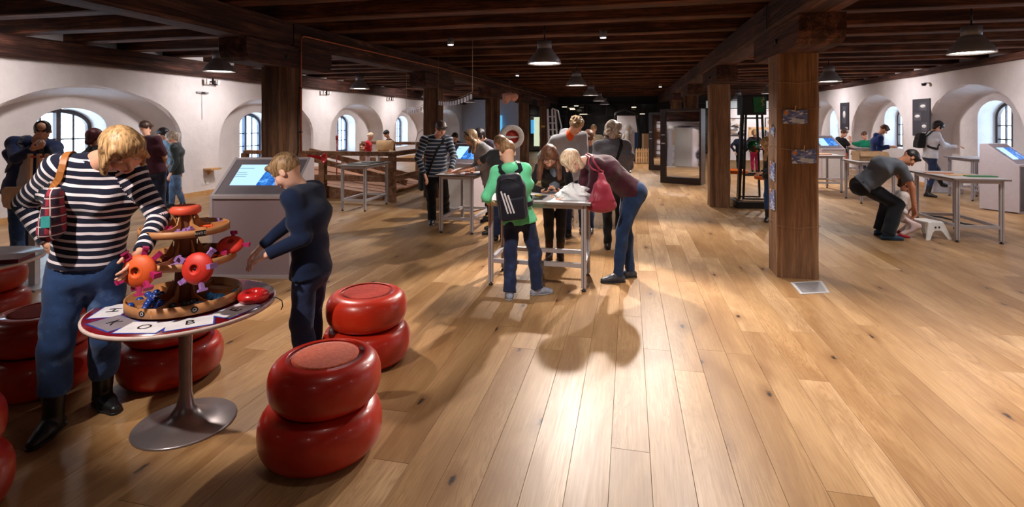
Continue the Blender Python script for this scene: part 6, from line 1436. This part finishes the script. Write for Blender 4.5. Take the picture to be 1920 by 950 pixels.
# step stool
t = thing('step_stool', 'white plastic step stool under the hands of the bending man', 'step stool', G(1737, 444), YAW + .15)
h_, w_, d_ = .245, .235, .26
MB().box(-w_ / 2, w_ / 2, -d_ / 2, d_ / 2, h_ - .025, h_, bev=.01).build('step', WHITEP, t)
for s in (-1, 1):
    y0 = s * (d_ / 2 + .0); poly = [(-w_ / 2 - .09, 0), (-w_ / 2 - .03, 0), (-w_ / 2 + .035, .10), (-w_ / 2 + .07, .125), (w_ / 2 - .07, .125), (w_ / 2 - .035, .10), (w_ / 2 + .03, 0), (w_ / 2 + .09, 0), (w_ / 2, h_ - .01), (-w_ / 2, h_ - .01)]
    m = MB(); vs = [(p[0], y0 + s * (.05 * (1 - p[1] / h_)) + k * .014 * s, p[1]) for k in (0, 1) for p in poly]; n_ = len(poly)
    m.add(vs, [(0, 1, 2, 9), (2, 3, 9), (3, 4, 8, 9), (4, 5, 8), (5, 6, 7, 8)] + [(n_ + a, n_ + b, n_ + c, n_ + d) for a, b, c, d in ((0, 1, 2, 9), (3, 4, 8, 9), (5, 6, 7, 8))] + [(n_ + 2, n_ + 3, n_ + 9), (n_ + 4, n_ + 5, n_ + 8)] + [(i, (i + 1) % n_, (i + 1) % n_ + n_, i + n_) for i in range(n_)])
    sd = m.build('side', WHITEP, t)
    for x in (-.03, .03): MB().lathe([(0, 0), (.014, 0), (.014, .004), (0, .004)], 14, M=Tm((x, y0 + s * .034, .17), 0, R(90))).build('hole', BLACK, sd)
t = thing('floor_cable', 'dark flat cable lying on the floor behind the right table', 'cable', G(1790, 414)); p0 = G(1790, 414)
MB().tube([G(x, y) - p0 + Vector((0, 0, .012)) for x, y in ((1735, 405), (1765, 408), (1785, 413), (1805, 420), (1832, 425))], .016, 8).build('sheath', plain('cable_navy', (28, 36, 54), .5), t)
# left aisle exhibits
t = thing('wooden_drum', 'big pale wooden drum on its stand behind the railing', 'exhibit', G(721, None, 0, 15.9), YAW)
MB().tube([(-.22, 0, .92), (.24, 0, .92)], .17, 24).build('drum', PINE, t)
for s in (-1, 1): MB().box(s * .2 - .03, s * .2 + .03, -.12, .12, 0, .8).build('stand_leg', WHITEP, t)
MB().box(-.3, .3, -.2, .2, .70, .76).build('shelf', PINE, t)
t = thing('wooden_construction', 'pale plywood board with upright sticks before the drinking man', 'exhibit', G(62, None, 0, 5.25), YAW)
MB().box(-.02, .045, -.03, .03, 0, .80).build('post', ALU, t); MB().box(-.25, .2, -.2, .2, 0, .02).build('foot', LAMPG, t)
m = MB(); pl_ = [(-.27, .86), (-.25, .80), (-.18, .78), (.34, .78), (.34, 1.0), (-.24, 1.0), (-.27, .96)]; m.prism(pl_, 'y', -.05, -.03); m.build('plywood_board', plain('beech', (232, 190, 150), .5), t)
for x in (-.0, .09, .17, .25): m = MB(); m.bar((x, -.04, .95), (x + .01, -.04, 1.33), .03, .03); m.build('stick', plain('beech', (232, 190, 150), .5), t)
m = MB(); m.bar((-.02, -.04, 1.30), (.28, -.04, 1.30), .02, .02); m.build('red_rod', plain('rod_red', (200, 70, 60), .5), t)
MB().lathe([(0, -.05), (.04, -.03), (.05, 0), (.04, .03), (0, .05)], 16, (.05, -.09, .96)).build('white_ball', WHITEP, t)
t = thing('wall_shelf', 'small oak ledge on the wall beside the second left arch', 'shelf', (WL, 10.15, .55)); MB().box(0, .22, -.15, .15, 0, .04).build('board', sk, t); MB().prism([(0, 0), (.15, 0), (0, -.12)], 'y', -.02, .02).build('bracket', sk, t)
t = thing('wall_sockets', 'white double wall socket low on the left wall pier', 'socket', (WL, 10.06, .22))
for s in (-1, 1): MB().box(0, .012, s * .05 - .04, s * .05 + .04, 0, .08, bev=.004).build('socket', WHITEP, t)
t = thing('storage_crate', 'translucent plastic crate under the table in the right arch', 'crate', (7.2, 14.2, 0)); CRT = plain('crate_plastic', (196, 194, 206), .3)
MB().box(-.3, .3, -.2, .2, 0, .30, bev=.02).build('tub', CRT, t); MB().box(-.32, .32, -.22, .22, .30, .33, bev=.01).build('lid', CRT, t)
t = thing('bent_lamp', 'thin curved grey reading lamp by the fourth left arch', 'lamp', G(780, None, 0, 15.4)); MB().tube([(0, 0, .0), (0, 0, 1.1), (.06, 0, 1.3), (.18, 0, 1.4), (.34, 0, 1.41)], .012, 8).build('arm', LAMPG, t); MB().lathe([(.0, .05), (.03, .04), (.07, -.02), (.065, -.02), (0, .03)], 16, (.37, 0, 1.38)).build('head', LAMPG, t); MB().lathe([(0, 0), (.14, 0), (.14, .02), (0, .02)], 20).build('base', LAMPG, t)
